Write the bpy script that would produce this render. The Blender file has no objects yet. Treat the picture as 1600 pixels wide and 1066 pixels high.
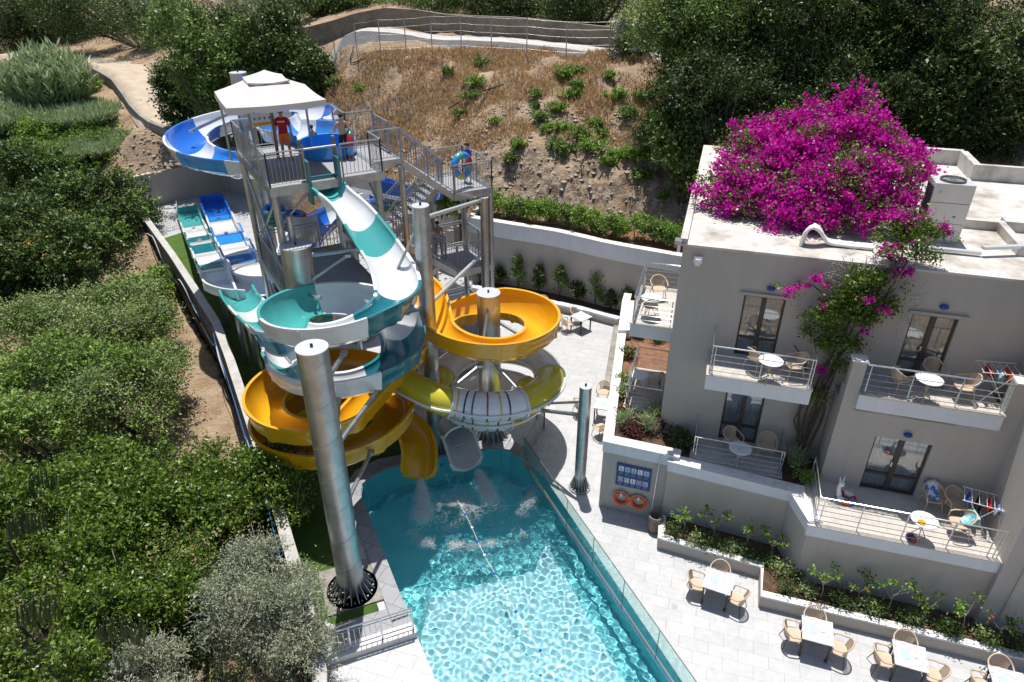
import bpy, math, random
import numpy as np
from mathutils import Vector, Matrix
S = bpy.context.scene
COL = S.collection
R = math.radians
# ---------------------------------------------------------------- camera, sky, sun, exposure
PITCH = R(30.05); CAMZ = 17.0; FPX = 1080.0
cam = bpy.data.objects.new('camera', bpy.data.cameras.new('camera')); COL.objects.link(cam); S.camera = cam
cam.location = (0, 0, CAMZ); cam.rotation_euler = (R(90)-PITCH, 0, 0)
cam.data.sensor_width = 36; cam.data.lens = 36*FPX/1600; cam.data.clip_end = 600
W = bpy.data.worlds.new('World'); S.world = W; W.use_nodes = True
sky = W.node_tree.nodes.new('ShaderNodeTexSky'); sky.sky_type = 'NISHITA'; sky.sun_disc = False
sky.sun_elevation = R(74); sky.sun_rotation = R(-7)
bg = W.node_tree.nodes['Background']; bg.inputs[1].default_value = 0.085
W.node_tree.links.new(sky.outputs[0], bg.inputs[0])
L = bpy.data.lights.new('sun', 'SUN'); L.energy = 4.4; L.angle = R(0.5); L.color = (1, 0.96, 0.9)
L.cycles.is_caustics_light = True
sun = bpy.data.objects.new('sun', L); COL.objects.link(sun)
sun.rotation_euler = Vector((-0.13, 1.07, 4.3)).to_track_quat('Z', 'Y').to_euler()
S.view_settings.view_transform = 'Standard'; S.view_settings.look = 'None'; S.view_settings.exposure = 0.3
S.view_settings.gamma = 1
S.cycles.max_bounces = 8; S.cycles.transparent_max_bounces = 16; S.cycles.diffuse_bounces = 3
S.cycles.sample_clamp_indirect = 6

# ---------------------------------------------------------------- survey helpers: sight lines met with known heights
cp, sp = math.cos(PITCH), math.sin(PITCH)
def ray(px, py):
    x = (px-800)/FPX; y = (533-py)/FPX
    return Vector((x, cp+y*sp, -sp+y*cp))
def G(px, py, z=0.0):
    r = ray(px, py); t = (z-CAMZ)/r.z
    return Vector((r.x*t, r.y*t, z))
def VY(px, py, Y):
    r = ray(px, py); t = Y/r.y
    return Vector((r.x*t, Y, CAMZ+r.z*t))
class Frame:
    def __init__(s, o, yaw): s.o = Vector((o[0], o[1], 0)); s.yaw = R(yaw); s.e1 = Vector((math.cos(s.yaw), math.sin(s.yaw), 0)); s.e2 = Vector((-math.sin(s.yaw), math.cos(s.yaw), 0))
    def __call__(s, u, v, z): return s.o+s.e1*u+s.e2*v+Vector((0, 0, z))
    def uv(s, p): d = Vector((p[0], p[1], 0))-s.o; return d.dot(s.e1), d.dot(s.e2)
    def on(s, px, py, v):          # sight line met with the upright plane v = const
        r = ray(px, py); t = (v+s.o.dot(s.e2))/(r.x*s.e2.x+r.y*s.e2.y)
        return Vector((r.x*t, r.y*t, CAMZ+r.z*t))
B = Frame((5.0, 18.86), -16.6)     # the hotel building
T = Frame((-7.88, 21.9), 30)       # the slide tower

# ---------------------------------------------------------------- mesh helpers
class MB:
    def __init__(s): s.v = []; s.f = []; s.m = []
    def add(s, vs, fs, mi=0):
        n = len(s.v); s.v += [tuple(v) for v in vs]; s.f += [tuple(i+n for i in f) for f in fs]; s.m += [mi]*len(fs)
    def box(s, fr, u0, u1, v0, v1, z0, z1, mi=0):
        if fr is None: fr = lambda a, b, c: (a, b, c)
        s.add([fr(u0, v0, z0), fr(u1, v0, z0), fr(u1, v1, z0), fr(u0, v1, z0), fr(u0, v0, z1), fr(u1, v0, z1), fr(u1, v1, z1), fr(u0, v1, z1)],
              [(0, 3, 2, 1), (4, 5, 6, 7), (0, 1, 5, 4), (1, 2, 6, 5), (2, 3, 7, 6), (3, 0, 4, 7)], mi)
    def prism(s, poly, z0, z1, mi=0):
        n = len(poly); a = sum(poly[i][0]*poly[(i+1) % n][1]-poly[(i+1) % n][0]*poly[i][1] for i in range(n))
        if a < 0: poly = poly[::-1]
        s.add([(p[0], p[1], z0) for p in poly]+[(p[0], p[1], z1) for p in poly],
              [tuple(range(n))[::-1], tuple(range(n, 2*n))]+[(i, (i+1) % n, n+(i+1) % n, n+i) for i in range(n)], mi)
    def tube(s, pts, r, n=8, closed=False, mi=0, cap=True):
        P = [Vector(p) for p in pts]; k = len(P); rr = r if isinstance(r, (list, tuple)) else [r]*k
        V = []; up = Vector((0, 0, 1)); prev = None
        for i, p in enumerate(P):
            a = P[i-1] if (i > 0 or closed) else p; b = P[(i+1) % k] if (i < k-1 or closed) else p
            t = (b-a).normalized()
            if prev is None:
                x = t.cross(up)
                if x.length < .05: x = t.cross(Vector((0, 1, 0)))
            else: x = prev-t*prev.dot(t)
            x.normalize(); prev = x; y = t.cross(x)
            V += [p+(x*math.cos(j*2*math.pi/n)+y*math.sin(j*2*math.pi/n))*rr[i] for j in range(n)]
        F = []
        for i in range(k if closed else k-1):
            for j in range(n):
                F.append((i*n+j, i*n+(j+1) % n, ((i+1) % k)*n+(j+1) % n, ((i+1) % k)*n+j))
        if cap and not closed: F += [tuple(range(n))[::-1], tuple(range((k-1)*n, k*n))]
        s.add(V, F, mi)
    def cyl(s, p0, p1, r0, r1=None, n=12, mi=0): s.tube([p0, p1], [r0, r1 if r1 is not None else r0], n, mi=mi)
    def lathe(s, c, prof, n=24, mi=0, axis='z'):
        V = []; c = Vector(c)
        for r, z in prof:
            for j in range(n):
                a = j*2*math.pi/n; q = Vector((r*math.cos(a), r*math.sin(a), z))
                if axis == 'y': q = Vector((q.x, q.z, q.y))
                V.append(c+q)
        F = [(i*n+j, i*n+(j+1) % n, (i+1)*n+(j+1) % n, (i+1)*n+j) for i in range(len(prof)-1) for j in range(n)]
        s.add(V, F, mi)
    def torus(s, c, Rr, r, N=28, n=10, mi=0, nrm=(0, 0, 1)):
        nrm = Vector(nrm).normalized(); x = nrm.orthogonal().normalized(); y = nrm.cross(x); c = Vector(c)
        s.tube([c+(x*math.cos(a)+y*math.sin(a))*Rr for a in [i*2*math.pi/N for i in range(N)]], r, n, True, mi)
    def ball(s, c, r, mi=0, n=10, sc=(1, 1, 1)):
        c = Vector(c); V = []; m = max(4, n//2+1)
        for i in range(m+1):
            t = math.pi*i/m
            for j in range(n):
                a = 2*math.pi*j/n; V.append(c+Vector((math.sin(t)*math.cos(a)*r*sc[0], math.sin(t)*math.sin(a)*r*sc[1], math.cos(t)*r*sc[2])))
        s.add(V, [(i*n+j, (i+1)*n+j, (i+1)*n+(j+1) % n, i*n+(j+1) % n) for i in range(m) for j in range(n)], mi)
    def build(s, name, mats, parent=None, smooth=0, label=None, cat=None, group=None, kind=None):
        me = bpy.data.meshes.new(name); me.from_pydata(s.v, [], s.f)
        if not isinstance(mats, (list, tuple)): mats = [mats]
        for m in mats: me.materials.append(m)
        if len(mats) > 1: me.polygons.foreach_set('material_index', s.m)
        if smooth:
            me.polygons.foreach_set('use_smooth', [True]*len(me.polygons)); me.set_sharp_from_angle(angle=R(smooth))
        me.update(); return link(name, me, parent, label, cat, group, kind)
def link(name, me, parent=None, label=None, cat=None, group=None, kind=None):
    o = bpy.data.objects.new(name, me); COL.objects.link(o); tag(o, label, cat, group, kind)
    if parent is not None:
        o.parent = parent; o.matrix_parent_inverse = Matrix.Translation(-world_loc(parent))
    return o
def world_loc(o):
    l = Vector(o.location)
    if o.parent is not None: l = l+(world_loc(o.parent)+o.matrix_parent_inverse.translation)
    return l
def tag(o, label=None, cat=None, group=None, kind=None):
    if label: o['label'] = label
    if cat: o['category'] = cat
    if group: o['group'] = group
    if kind: o['kind'] = kind
    return o
def thing(name, label, cat, loc=(0, 0, 0), group=None):
    o = bpy.data.objects.new(name, None); COL.objects.link(o); o.location = loc; o.empty_display_size = .2
    return tag(o, label, cat, group)
def dup(root, loc, rz, label, group=None, s=1.0):
    r = root.copy(); COL.objects.link(r); r.location = loc; r.rotation_euler = (0, 0, rz); r.scale = (s, s, s); r['label'] = label
    if group: r['group'] = group
    def rec(a, b):
        for ch in list(a.children):
            c = ch.copy(); COL.objects.link(c); c.parent = b; rec(ch, c)
    rec(root, r)
    return r
def cat_rom(pts, step):
    P = [Vector(p) for p in pts]; P = [P[0]*2-P[1]]+P+[P[-1]*2-P[-2]]; out = []
    for i in range(1, len(P)-2):
        a, b, c, d = P[i-1:i+3]; n = max(1, int((c-b).length/step))
        for k in range(n):
            t = k/n; out.append(.5*((2*b)+(c-a)*t+(2*a-5*b+4*c-d)*t*t+(3*b-a-3*c+d)*t**3))
    out.append(P[-2]); return out

# ---------------------------------------------------------------- materials
def mat(name, col, rough=.6, metal=0, col2=None, nscale=3, ndet=5, bump=0, bscale=20, coords='Object', ramp=(.35, .65), spec=.5, coat=0, sss=0):
    m = bpy.data.materials.new(name); m.use_nodes = True; nt = m.node_tree; N = nt.nodes; K = nt.links
    p = N['Principled BSDF']; p.inputs['Base Color'].default_value = (*col, 1); p.inputs['Roughness'].default_value = rough
    p.inputs['Metallic'].default_value = metal; p.inputs['Specular IOR Level'].default_value = spec; p.inputs['Coat Weight'].default_value = coat
    p.inputs['Coat Roughness'].default_value = .08
    tc = N.new('ShaderNodeTexCoord')
    if col2 is not None:
        n = N.new('ShaderNodeTexNoise'); n.inputs['Scale'].default_value = nscale; n.inputs['Detail'].default_value = ndet; n.inputs['Roughness'].default_value = .6
        K.new(tc.outputs[coords], n.inputs['Vector'])
        r = N.new('ShaderNodeValToRGB'); r.color_ramp.elements[0].position = ramp[0]; r.color_ramp.elements[1].position = ramp[1]
        r.color_ramp.elements[0].color = (*col, 1); r.color_ramp.elements[1].color = (*col2, 1)
        K.new(n.outputs[0], r.inputs[0]); K.new(r.outputs[0], p.inputs['Base Color'])
    if bump:
        n2 = N.new('ShaderNodeTexNoise'); n2.inputs['Scale'].default_value = bscale; n2.inputs['Detail'].default_value = 6
        K.new(tc.outputs[coords], n2.inputs['Vector'])
        b = N.new('ShaderNodeBump'); b.inputs['Strength'].default_value = bump; b.inputs['Distance'].default_value = .05
        K.new(n2.outputs[0], b.inputs['Height']); K.new(b.outputs[0], p.inputs['Normal'])
    return m
def leafmat(name, cols, rough=.45, trans=.25, spec=.35):
    m = bpy.data.materials.new(name); m.use_nodes = True; nt = m.node_tree; N = nt.nodes; K = nt.links
    p = N['Principled BSDF']; p.inputs['Roughness'].default_value = rough; p.inputs['Specular IOR Level'].default_value = spec
    g = N.new('ShaderNodeNewGeometry'); r = N.new('ShaderNodeValToRGB'); K.new(g.outputs['Random Per Island'], r.inputs[0])
    el = r.color_ramp.elements
    while len(el) < len(cols): el.new(.5)
    for i, c in enumerate(cols): el[i].position = i/(len(cols)-1); el[i].color = (*c, 1)
    K.new(r.outputs[0], p.inputs['Base Color'])
    t = N.new('ShaderNodeBsdfTranslucent'); K.new(r.outputs[0], t.inputs[0]); mx = N.new('ShaderNodeMixShader'); mx.inputs[0].default_value = trans
    K.new(p.outputs[0], mx.inputs[1]); K.new(t.outputs[0], mx.inputs[2]); K.new(mx.outputs[0], N['Material Output'].inputs[0])
    return m
def glassmat(name, tint, refl=1.0, rough=0.02):
    m = bpy.data.materials.new(name); m.use_nodes = True; nt = m.node_tree; N = nt.nodes; K = nt.links; N.remove(N['Principled BSDF'])
    t = N.new('ShaderNodeBsdfTransparent'); t.inputs[0].default_value = (*tint, 1); g = N.new('ShaderNodeBsdfGlossy'); g.inputs['Roughness'].default_value = rough
    f = N.new('ShaderNodeLayerWeight'); f.inputs[0].default_value = .5; mx = N.new('ShaderNodeMixShader')
    pw_ = N.new('ShaderNodeMath'); pw_.operation = 'POWER'; pw_.inputs[1].default_value = 4; K.new(f.outputs['Facing'], pw_.inputs[0])
    mu = N.new('ShaderNodeMath'); mu.operation = 'MULTIPLY_ADD'; mu.inputs[1].default_value = .9; mu.inputs[2].default_value = .05*refl; K.new(pw_.outputs[0], mu.inputs[0])
    K.new(mu.outputs[0], mx.inputs[0]); K.new(t.outputs[0], mx.inputs[1]); K.new(g.outputs[0], mx.inputs[2]); K.new(mx.outputs[0], N['Material Output'].inputs[0])
    return m
def tilemat(name, c1, c2, mortar, bw, bh, rot, gap=.008, rough=.35, vein=None, offs=.5):
    m = bpy.data.materials.new(name); m.use_nodes = True; nt = m.node_tree; N = nt.nodes; K = nt.links; p = N['Principled BSDF']; p.inputs['Roughness'].default_value = rough
    tc = N.new('ShaderNodeTexCoord'); mp = N.new('ShaderNodeMapping'); mp.inputs['Rotation'].default_value = (0, 0, R(rot)); K.new(tc.outputs['Object'], mp.inputs[0])
    b = N.new('ShaderNodeTexBrick'); b.inputs['Scale'].default_value = 1; b.inputs['Brick Width'].default_value = bw; b.inputs['Row Height'].default_value = bh; b.inputs['Mortar Size'].default_value = gap
    b.offset = offs; b.inputs['Color1'].default_value = (*c1, 1); b.inputs['Color2'].default_value = (*c2, 1); b.inputs['Mortar'].default_value = (*mortar, 1); b.inputs['Mortar Smooth'].default_value = .3
    K.new(mp.outputs[0], b.inputs['Vector'])
    n = N.new('ShaderNodeTexNoise'); n.inputs['Scale'].default_value = 2.2; n.inputs['Detail'].default_value = 8; n.inputs['Roughness'].default_value = .7; n.inputs['Distortion'].default_value = 1.2
    K.new(mp.outputs[0], n.inputs['Vector']); r = N.new('ShaderNodeValToRGB'); r.color_ramp.elements[0].position = .35; r.color_ramp.elements[1].position = .6
    v = vein or .86; r.color_ramp.elements[0].color = (v, v, v*1.01, 1); r.color_ramp.elements[1].color = (1, 1, 1, 1); K.new(n.outputs[0], r.inputs[0])
    mx = N.new('ShaderNodeMix'); mx.data_type = 'RGBA'; mx.blend_type = 'MULTIPLY'; mx.inputs[0].default_value = 1
    K.new(b.outputs[0], mx.inputs[6]); K.new(r.outputs[0], mx.inputs[7]); K.new(mx.outputs[2], p.inputs['Base Color'])
    bp = N.new('ShaderNodeBump'); bp.inputs['Strength'].default_value = .25; bp.inputs['Distance'].default_value = .01; bp.invert = True; K.new(b.outputs['Fac'], bp.inputs['Height']); K.new(bp.outputs[0], p.inputs['Normal'])
    return m
M = {}
M['terrace'] = tilemat('terrace tile', (.55, .55, .555), (.505, .51, .515), (.36, .36, .37), .8, .4, 17, .008)
M['coping'] = tilemat('coping tile', (.36, .37, .39), (.31, .32, .34), (.15, .15, .16), .6, .6, 22, .012)
M['balctile'] = tilemat('balcony tile', (.6, .56, .5), (.56, .52, .47), (.4, .36, .33), .35, .35, 17, .006)
M['deck'] = mat('pale deck', (.58, .57, .56), .6, col2=(.52, .51, .5), nscale=1.5)
M['render'] = mat('grey brown render', (.48, .445, .41), .9, col2=(.45, .42, .385), nscale=1.1, bump=.25, bscale=90)
M['renderwall'] = mat('beige wall render', (.5, .455, .41), .9, col2=(.46, .415, .37), nscale=1.2, bump=.2, bscale=80)
M['fascia'] = mat('white blue paint', (.72, .75, .79), .6, col2=(.67, .7, .75), nscale=2)
M['whitecap'] = mat('white stained cap', (.74, .73, .71), .8, col2=(.55, .52, .48), nscale=2.6, ramp=(.5, .75), bump=.2)
M['roof'] = mat('stained white roof', (.6, .57, .525), .85, col2=(.3, .26, .215), nscale=1.1, ndet=11, ramp=(.46, .7), bump=.3, bscale=25)
M['concrete'] = mat('raw concrete', (.36, .34, .31), .9, col2=(.25, .235, .21), nscale=1.3, bump=.4, bscale=18)
M['brownwall'] = mat('weathered formwork face', (.2, .145, .095), .95, col2=(.1, .078, .058), nscale=1.2, ndet=8, bump=.5, bscale=9)
M['soil'] = mat('planting soil', (.07, .04, .027), .95, col2=(.15, .085, .05), nscale=6, bump=.8, bscale=30)
M['redsoil'] = mat('red dry soil', (.3, .15, .08), .95, col2=(.18, .09, .055), nscale=5, bump=.8, bscale=25)
M['galv'] = mat('galvanised steel', (.5, .52, .54), .38, .85, col2=(.36, .385, .41), nscale=2.2, bump=.06, bscale=12)
M['galvrail'] = mat('galvanised rail', (.42, .44, .46), .45, .6, col2=(.33, .35, .37), nscale=6)
M['darkrail'] = mat('dark grey rail', (.1, .11, .12), .5, .3)
M['capplate'] = mat('pale cap plate', (.62, .63, .65), .45, .5)
M['inox'] = mat('polished steel rail', (.62, .63, .66), .22, .9)
M['grate'] = mat('grey platform board', (.34, .34, .35), .8, col2=(.3, .3, .31), nscale=4, bump=.3, bscale=60)
def gel(name, c, c2=None, r=.22): return mat(name, c, r, 0, col2=c2 or tuple(x*.92 for x in c), nscale=1.5, coat=.6)
M['teal'] = gel('teal gelcoat', (.07, .4, .39)); M['tealdark'] = gel('dark and shaded teal gelcoat', (.012, .18, .22)); M['white'] = gel('white gelcoat', (.8, .81, .82))  # the darker teal has the shade on the spiral's outer walls put into its colour
M['yellow'] = gel('orange yellow gelcoat', (.8, .4, .012)); M['blue'] = gel('blue gelcoat', (.012, .15, .62)); M['lblue'] = gel('light blue gelcoat', (.03, .28, .75))
M['olive'] = gel('lemon yellow gelcoat', (.62, .55, .035)); M['paleg'] = gel('pale grey gelcoat', (.7, .67, .64)); M['red'] = gel('red gelcoat', (.5, .02, .02)); M['navy'] = gel('navy gelcoat', (.02, .03, .12)); M['green'] = gel('bottle green gelcoat', (.02, .16, .12))
M['glass'] = glassmat('clear fence glass', (.84, .94, .92), .9); M['pane'] = glassmat('door glass', (.8, .84, .86), 3.5)
M['curtain'] = mat('sheer curtain', (.7, .73, .76), .9);
def streaks(m, amt=.2):
    nt = m.node_tree; N = nt.nodes; K = nt.links; p = N['Principled BSDF']; src = p.inputs['Base Color'].links[0].from_socket
    tc = N.new('ShaderNodeTexCoord'); mp = N.new('ShaderNodeMapping'); mp.inputs['Scale'].default_value = (3.2, 3.2, .22); K.new(tc.outputs['Object'], mp.inputs[0]); n = N.new('ShaderNodeTexNoise'); n.inputs['Scale'].default_value = 1.3; n.inputs['Detail'].default_value = 9; n.inputs['Roughness'].default_value = .7; K.new(mp.outputs[0], n.inputs['Vector'])
    r = N.new('ShaderNodeValToRGB'); r.color_ramp.elements[0].position = .42; r.color_ramp.elements[1].position = .68; r.color_ramp.elements[0].color = (1, 1, 1, 1); r.color_ramp.elements[1].color = (1-amt, 1-amt*1.05, 1-amt*1.15, 1); K.new(n.outputs[0], r.inputs[0])
    mx = N.new('ShaderNodeMix'); mx.data_type = 'RGBA'; mx.blend_type = 'MULTIPLY'; mx.inputs[0].default_value = 1; K.new(src, mx.inputs[6]); K.new(r.outputs[0], mx.inputs[7]); K.new(mx.outputs[2], p.inputs['Base Color'])
for k_ in ('render', 'renderwall', 'fascia', 'concrete', 'galv'): streaks(M[k_], .06 if k_ != 'concrete' else .3)
M['dark'] = mat('dark interior', (.03, .03, .035), .9)
M['frame'] = mat('dark bronze frame', (.055, .048, .042), .5)
M['beige'] = mat('beige moulded plastic', (.56, .43, .31), .5); M['beigedark'] = mat('grey brown plastic', (.2, .17, .15), .5)
M['black'] = mat('black metal', (.03, .03, .035), .5); M['tabletop'] = mat('streaked white table top', (.66, .66, .66), .5, col2=(.3, .31, .34), nscale=14, ramp=(.45, .72))
M['plainwhite'] = mat('plain white', (.78, .78, .77), .5); M['cloth'] = mat('off white awning cloth', (.7, .65, .62), .85, col2=(.64, .6, .575), nscale=1.5)
M['lightblue'] = mat('pale blue card', (.42, .58, .72), .6); M['orange'] = mat('lifebuoy orange', (.78, .1, .015), .45)
M['skin'] = mat('tanned skin', (.42, .22, .14), .5); M['skin2'] = mat('fair skin', (.55, .32, .22), .5); M['hair'] = mat('dark hair', (.03, .02, .015), .7)
M['shirt'] = mat('red cloth', (.42, .01, .012), .8); M['oshort'] = mat('orange cloth', (.75, .16, .02), .8); M['bcloth'] = mat('blue cloth', (.04, .1, .35), .8); M['blk'] = mat('black cloth', (.02, .02, .025), .8)
M['wood'] = mat('grey weathered wood', (.26, .22, .17), .8, col2=(.18, .15, .12), nscale=8)
M['turf'] = mat('artificial turf', (.085, .17, .02), .9, col2=(.06, .125, .015), nscale=2, bump=.8, bscale=160)
M['bark'] = mat('grey brown bark', (.11, .085, .065), .9, col2=(.06, .045, .035), nscale=8, bump=.6, bscale=25)
M['twig'] = mat('pale twig', (.38, .33, .27), .9)
M['path'] = mat('pale dirt track', (.55, .45, .34), .95, col2=(.44, .35, .26), nscale=1.2, ndet=9, bump=.5, bscale=8)
M['road'] = mat('pale gravel road', (.55, .52, .49), .95, col2=(.45, .42, .39), nscale=1.5, ndet=9, bump=.4, bscale=10)
M['hose'] = mat('white hose', (.5, .5, .5), .5); M['bhose'] = mat('blue hose', (.02, .2, .55), .5)
# leaves
M['l_mul'] = leafmat('mulberry leaf', [(0.031, 0.068, 0.006), (0.104, 0.187, 0.015), (0.260, 0.364, 0.062), (0.052, 0.114, 0.010), (0.166, 0.260, 0.031)], .38, .3, .45)
M['l_oli'] = leafmat('olive leaf', [(0.166, 0.202, 0.101), (0.311, 0.347, 0.220), (0.495, 0.513, 0.384), (0.109, 0.138, 0.065)], .5, .15)
M['l_dk'] = leafmat('dark evergreen leaf', [(0.028, 0.053, 0.010), (0.059, 0.105, 0.020), (0.126, 0.183, 0.049)], .45, .15)
M['l_vd'] = leafmat('shadowy leaf', [(.018, .034, .006), (.04, .07, .012), (.1, .15, .04)], .5, .2)  # dark leaf with the shade of the wood put into its colour
M['l_md'] = leafmat('shrub leaf', [(0.079, 0.140, 0.026), (0.157, 0.255, 0.053), (0.264, 0.369, 0.105), (0.105, 0.176, 0.035)], .5, .25)
M['l_pale'] = leafmat('bramble leaf', [(0.140, 0.202, 0.053), (0.246, 0.334, 0.105), (0.386, 0.456, 0.211), (0.105, 0.150, 0.035)], .5, .2)
M['l_reed'] = leafmat('reed leaf', [(0.212, 0.304, 0.131), (0.370, 0.463, 0.239), (0.501, 0.582, 0.344)], .5, .25)
M['l_gr'] = leafmat('fresh green leaf', [(0.105, 0.229, 0.021), (0.211, 0.351, 0.053), (0.351, 0.491, 0.124)], .45, .3)
M['l_yel'] = leafmat('yellow seed cluster', [(.5, .32, .05), (.6, .4, .09), (.42, .28, .06)], .7, .2)
M['l_mag'] = leafmat('magenta bract', [(.42, .003, .24), (.62, .008, .4), (.78, .03, .52)], .6, .3, .2)
M['l_dry'] = leafmat('dry grass blade', [(.5, .34, .17), (.66, .48, .27), (.34, .22, .11)], .8, .2)
M['l_red'] = leafmat('dark red leaf', [(.1, .025, .03), (.17, .05, .05), (.07, .03, .02)], .6, .2)
M['l_cac'] = mat('grey green needle branch', (.06, .09, .03), .7, col2=(.1, .13, .05), nscale=6)
M['rwall'] = mat('old road wall', (.2, .165, .125), .95, col2=(.3, .26, .21), nscale=1.5, ndet=9, bump=.5, bscale=7)
M['capgrey'] = mat('weathered cap concrete', (.52, .5, .47), .85, col2=(.4, .38, .35), nscale=2, bump=.3, bscale=20)
# ---------------------------------------------------------------- terrain
def vnoise(x, y, seed=0):
    xi = np.floor(x).astype(np.int64); yi = np.floor(y).astype(np.int64); fx = x-xi; fy = y-yi; fx = fx*fx*(3-2*fx); fy = fy*fy*(3-2*fy)
    def h(a, b):
        n = (a*374761393+b*668265263+seed*1442695041) & 0x7fffffff; n = ((n ^ (n >> 13))*1274126177) & 0x7fffffff; return ((n ^ (n >> 16)) & 0xffff)/65535.0
    return (h(xi, yi)*(1-fx)+h(xi+1, yi)*fx)*(1-fy)+(h(xi, yi+1)*(1-fx)+h(xi+1, yi+1)*fx)*fy
def fbm(x, y, o=4, seed=0):
    s = 0; a = .5
    for i in range(o): s = s+a*(vnoise(x, y, seed+i)-.5); x = x*2.03+7; y = y*2.03+3; a *= .5
    return s
CTL = [(-27, 50, 2.3), (-20, 53.8, 3), (-15, 52, 3.4), (-9, 45, 3.8), (-3, 38.4, 3.8), (0, 36.6, 3.7), (4, 34.2, 3.7), (6.6, 33, 3.7), (9, 31.6, 3.7),
       (6.1, 34.5, 4.0), (6.3, 36.3, 6.6), (6.5, 40.4, 7.6), (7.5, 44, 9.3), (8, 46.4, 10.2), (0, 37.2, 4), (0, 39.2, 6.4), (0, 41.5, 7.2), (0, 44.6, 8.8), (0, 50, 10.3), (3.6, 35.4, 4.0), (3.6, 37.4, 6.5), (3.8, 41.3, 7.4), (3.6, 49.4, 10.2),
       (-4, 42, 6), (-4, 46.5, 7.9), (-4.5, 51.5, 10.5), (-8.5, 47.5, 7), (-12.3, 53.5, 10.7), (-12, 50, 8.6), (-18, 60, 7.5), (-12, 56, 10.8), (-5, 55, 10.6), (-5, 59.5, 10.9), (8, 54, 10.5), (-17, 63, 10.9),
       (-21.1, 47.5, 3.6), (-27.3, 54.9, 4.9), (-30.5, 60.3, 5.8), (-35.5, 65.6, 6.7), (-40.6, 72, 6.9), (-28, 52, 4.5), (-24, 52.5, 3.8), (-33.5, 58, 5.0), (-31, 54, 3.2), (-38, 63, 5.4),
       (-30, 47, 1.5), (-34, 40, 0), (-24, 38, -1.2), (-19.5, 34, -1.5), (-14.5, 26, -1.6), (-12, 21, -1.9), (-10, 15, -2.2), (-8, 8, -2.2), (-25, 25, -2.5), (-40, 30, -1), (-45, 50, 2.5), (-50, 75, 6.5),
       (-24, 70, 9), (-20, 78, 11.5), (0, 68, 12), (12, 60, 11.8), (30, 50, 11.5), (20, 40, 8), (14, 33, 5.5), (30, 30, 8), (-60, 0, -4), (60, 60, 14), (-60, 110, 11), (60, 110, 18), (0, 110, 16), (60, 0, 2), (20, 5, 0)]
C_ = np.array(CTL, float); D_ = np.hypot(C_[:, None, 0]-C_[None, :, 0], C_[:, None, 1]-C_[None, :, 1]); n_ = len(C_)
A_ = np.zeros((n_+3, n_+3)); A_[:n_, :n_] = D_; A_[:n_, n_] = 1; A_[:n_, n_+1:] = C_[:, :2]; A_[n_, :n_] = 1; A_[n_+1:, :n_] = C_[:, :2].T
W_ = np.linalg.solve(A_, np.concatenate([C_[:, 2], np.zeros(3)]))
def ground(x, y, rough=True):
    x = np.asarray(x, float); y = np.asarray(y, float); z = W_[n_]+W_[n_+1]*x+W_[n_+2]*y
    for i in range(n_): z = z+W_[i]*np.hypot(x-C_[i, 0], y-C_[i, 1])
    return z
def gz(x, y): return float(ground(x, y))
# outline of the walled compound (walls stand on it)
WL = [tuple(G(x, y, 1.4))[:2] for x, y in ((195, 303), (264, 398), (331, 503), (352, 560), (388, 672))]+[(-8.1, 17.3), (-5.9, 12.9), (-4.9, 10.6), (-4.2, 7)]
BW = [(-27.6, 48.6), (-22.6, 53.2), (-14.9, 48.4), (-8.5, 42.6), (-3.2, 37.7)]
RW = [tuple(G(x, y, 3.9))[:2] for x, y in ((735, 341), (800, 352), (870, 363), (950, 381), (1010, 392), (1067, 402))]+[(11.5, 29.2)]
def resample(line, st):
    out = []
    for a, b in zip(line[:-1], line[1:]):
        a = Vector(a); b = Vector(b); n = max(1, int((b-a).length/st)); out += [tuple(a.lerp(b, i/n)) for i in range(n)]
    return out+[tuple(line[-1])]
def offs(line, d):
    out = []
    for i, p in enumerate(line):
        a = Vector(line[max(0, i-1)]); b = Vector(line[min(len(line)-1, i+1)]); t = (b-a).normalized(); out.append((p[0]-t.y*d, p[1]+t.x*d))
    return out
comp = [(-4.2, -10)]+WL[::-1]+[(p[0], p[1]+.25) for p in BW]+offs(RW, 1.0)+[(16, 31), (70, 27), (70, -10)]
cp_ = np.array(comp)
def inside(x, y):
    r = np.zeros(x.shape, bool); n = len(cp_)
    for i in range(n):
        x1, y1 = cp_[i]; x2, y2 = cp_[(i+1) % n]; c = ((y1 > y) != (y2 > y)) & (x < (x2-x1)*(y-y1)/(y2-y1+1e-12)+x1); r ^= c
    return r
xs = np.concatenate([np.arange(-75, -32, 1.0), np.arange(-32, -14, .3), np.arange(-14, 13, .17), np.arange(13, 18, .3), np.arange(18, 76, 1.0)]); ys = np.concatenate([np.arange(-6, 8, 1.0), np.arange(8, 34, .3), np.arange(34, 53, .17), np.arange(53, 64, .3), np.arange(64, 125, 1.5)])
X_, Y_ = np.meshgrid(xs, ys); Z_ = ground(X_, Y_)
rock = np.clip(1-np.abs((Y_-(37.6-.33*np.clip(X_, -3, 14)))/2.6), 0, 1)*((X_ > -12) & (X_ < 13))
Z_ = Z_+fbm(X_/2.2, Y_/2.2, 5, 3)*.55+fbm(X_*1.3, Y_*1.3, 3, 9)*.25+rock*(np.abs(fbm(X_/1.1, Y_/1.1, 5, 5))*2.4-.2)+((Y_ > 36) & (Y_ < 51) & (X_ > -13) & (X_ < 12))*(fbm(X_*.9, Y_*.9, 5, 44)*.9-np.abs(fbm(X_*.7+Y_*.15, Y_*.22, 4, 61))*1.3+.15)
ZR_ = Z_.copy(); Z_[inside(X_, Y_)] = -4.5
Yb, Xb = Y_, X_
i_ = np.arange(X_.size).reshape(X_.shape)
me = bpy.data.meshes.new('hillside'); vv = np.stack([X_, Y_, Z_], -1).reshape(-1, 3)
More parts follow.
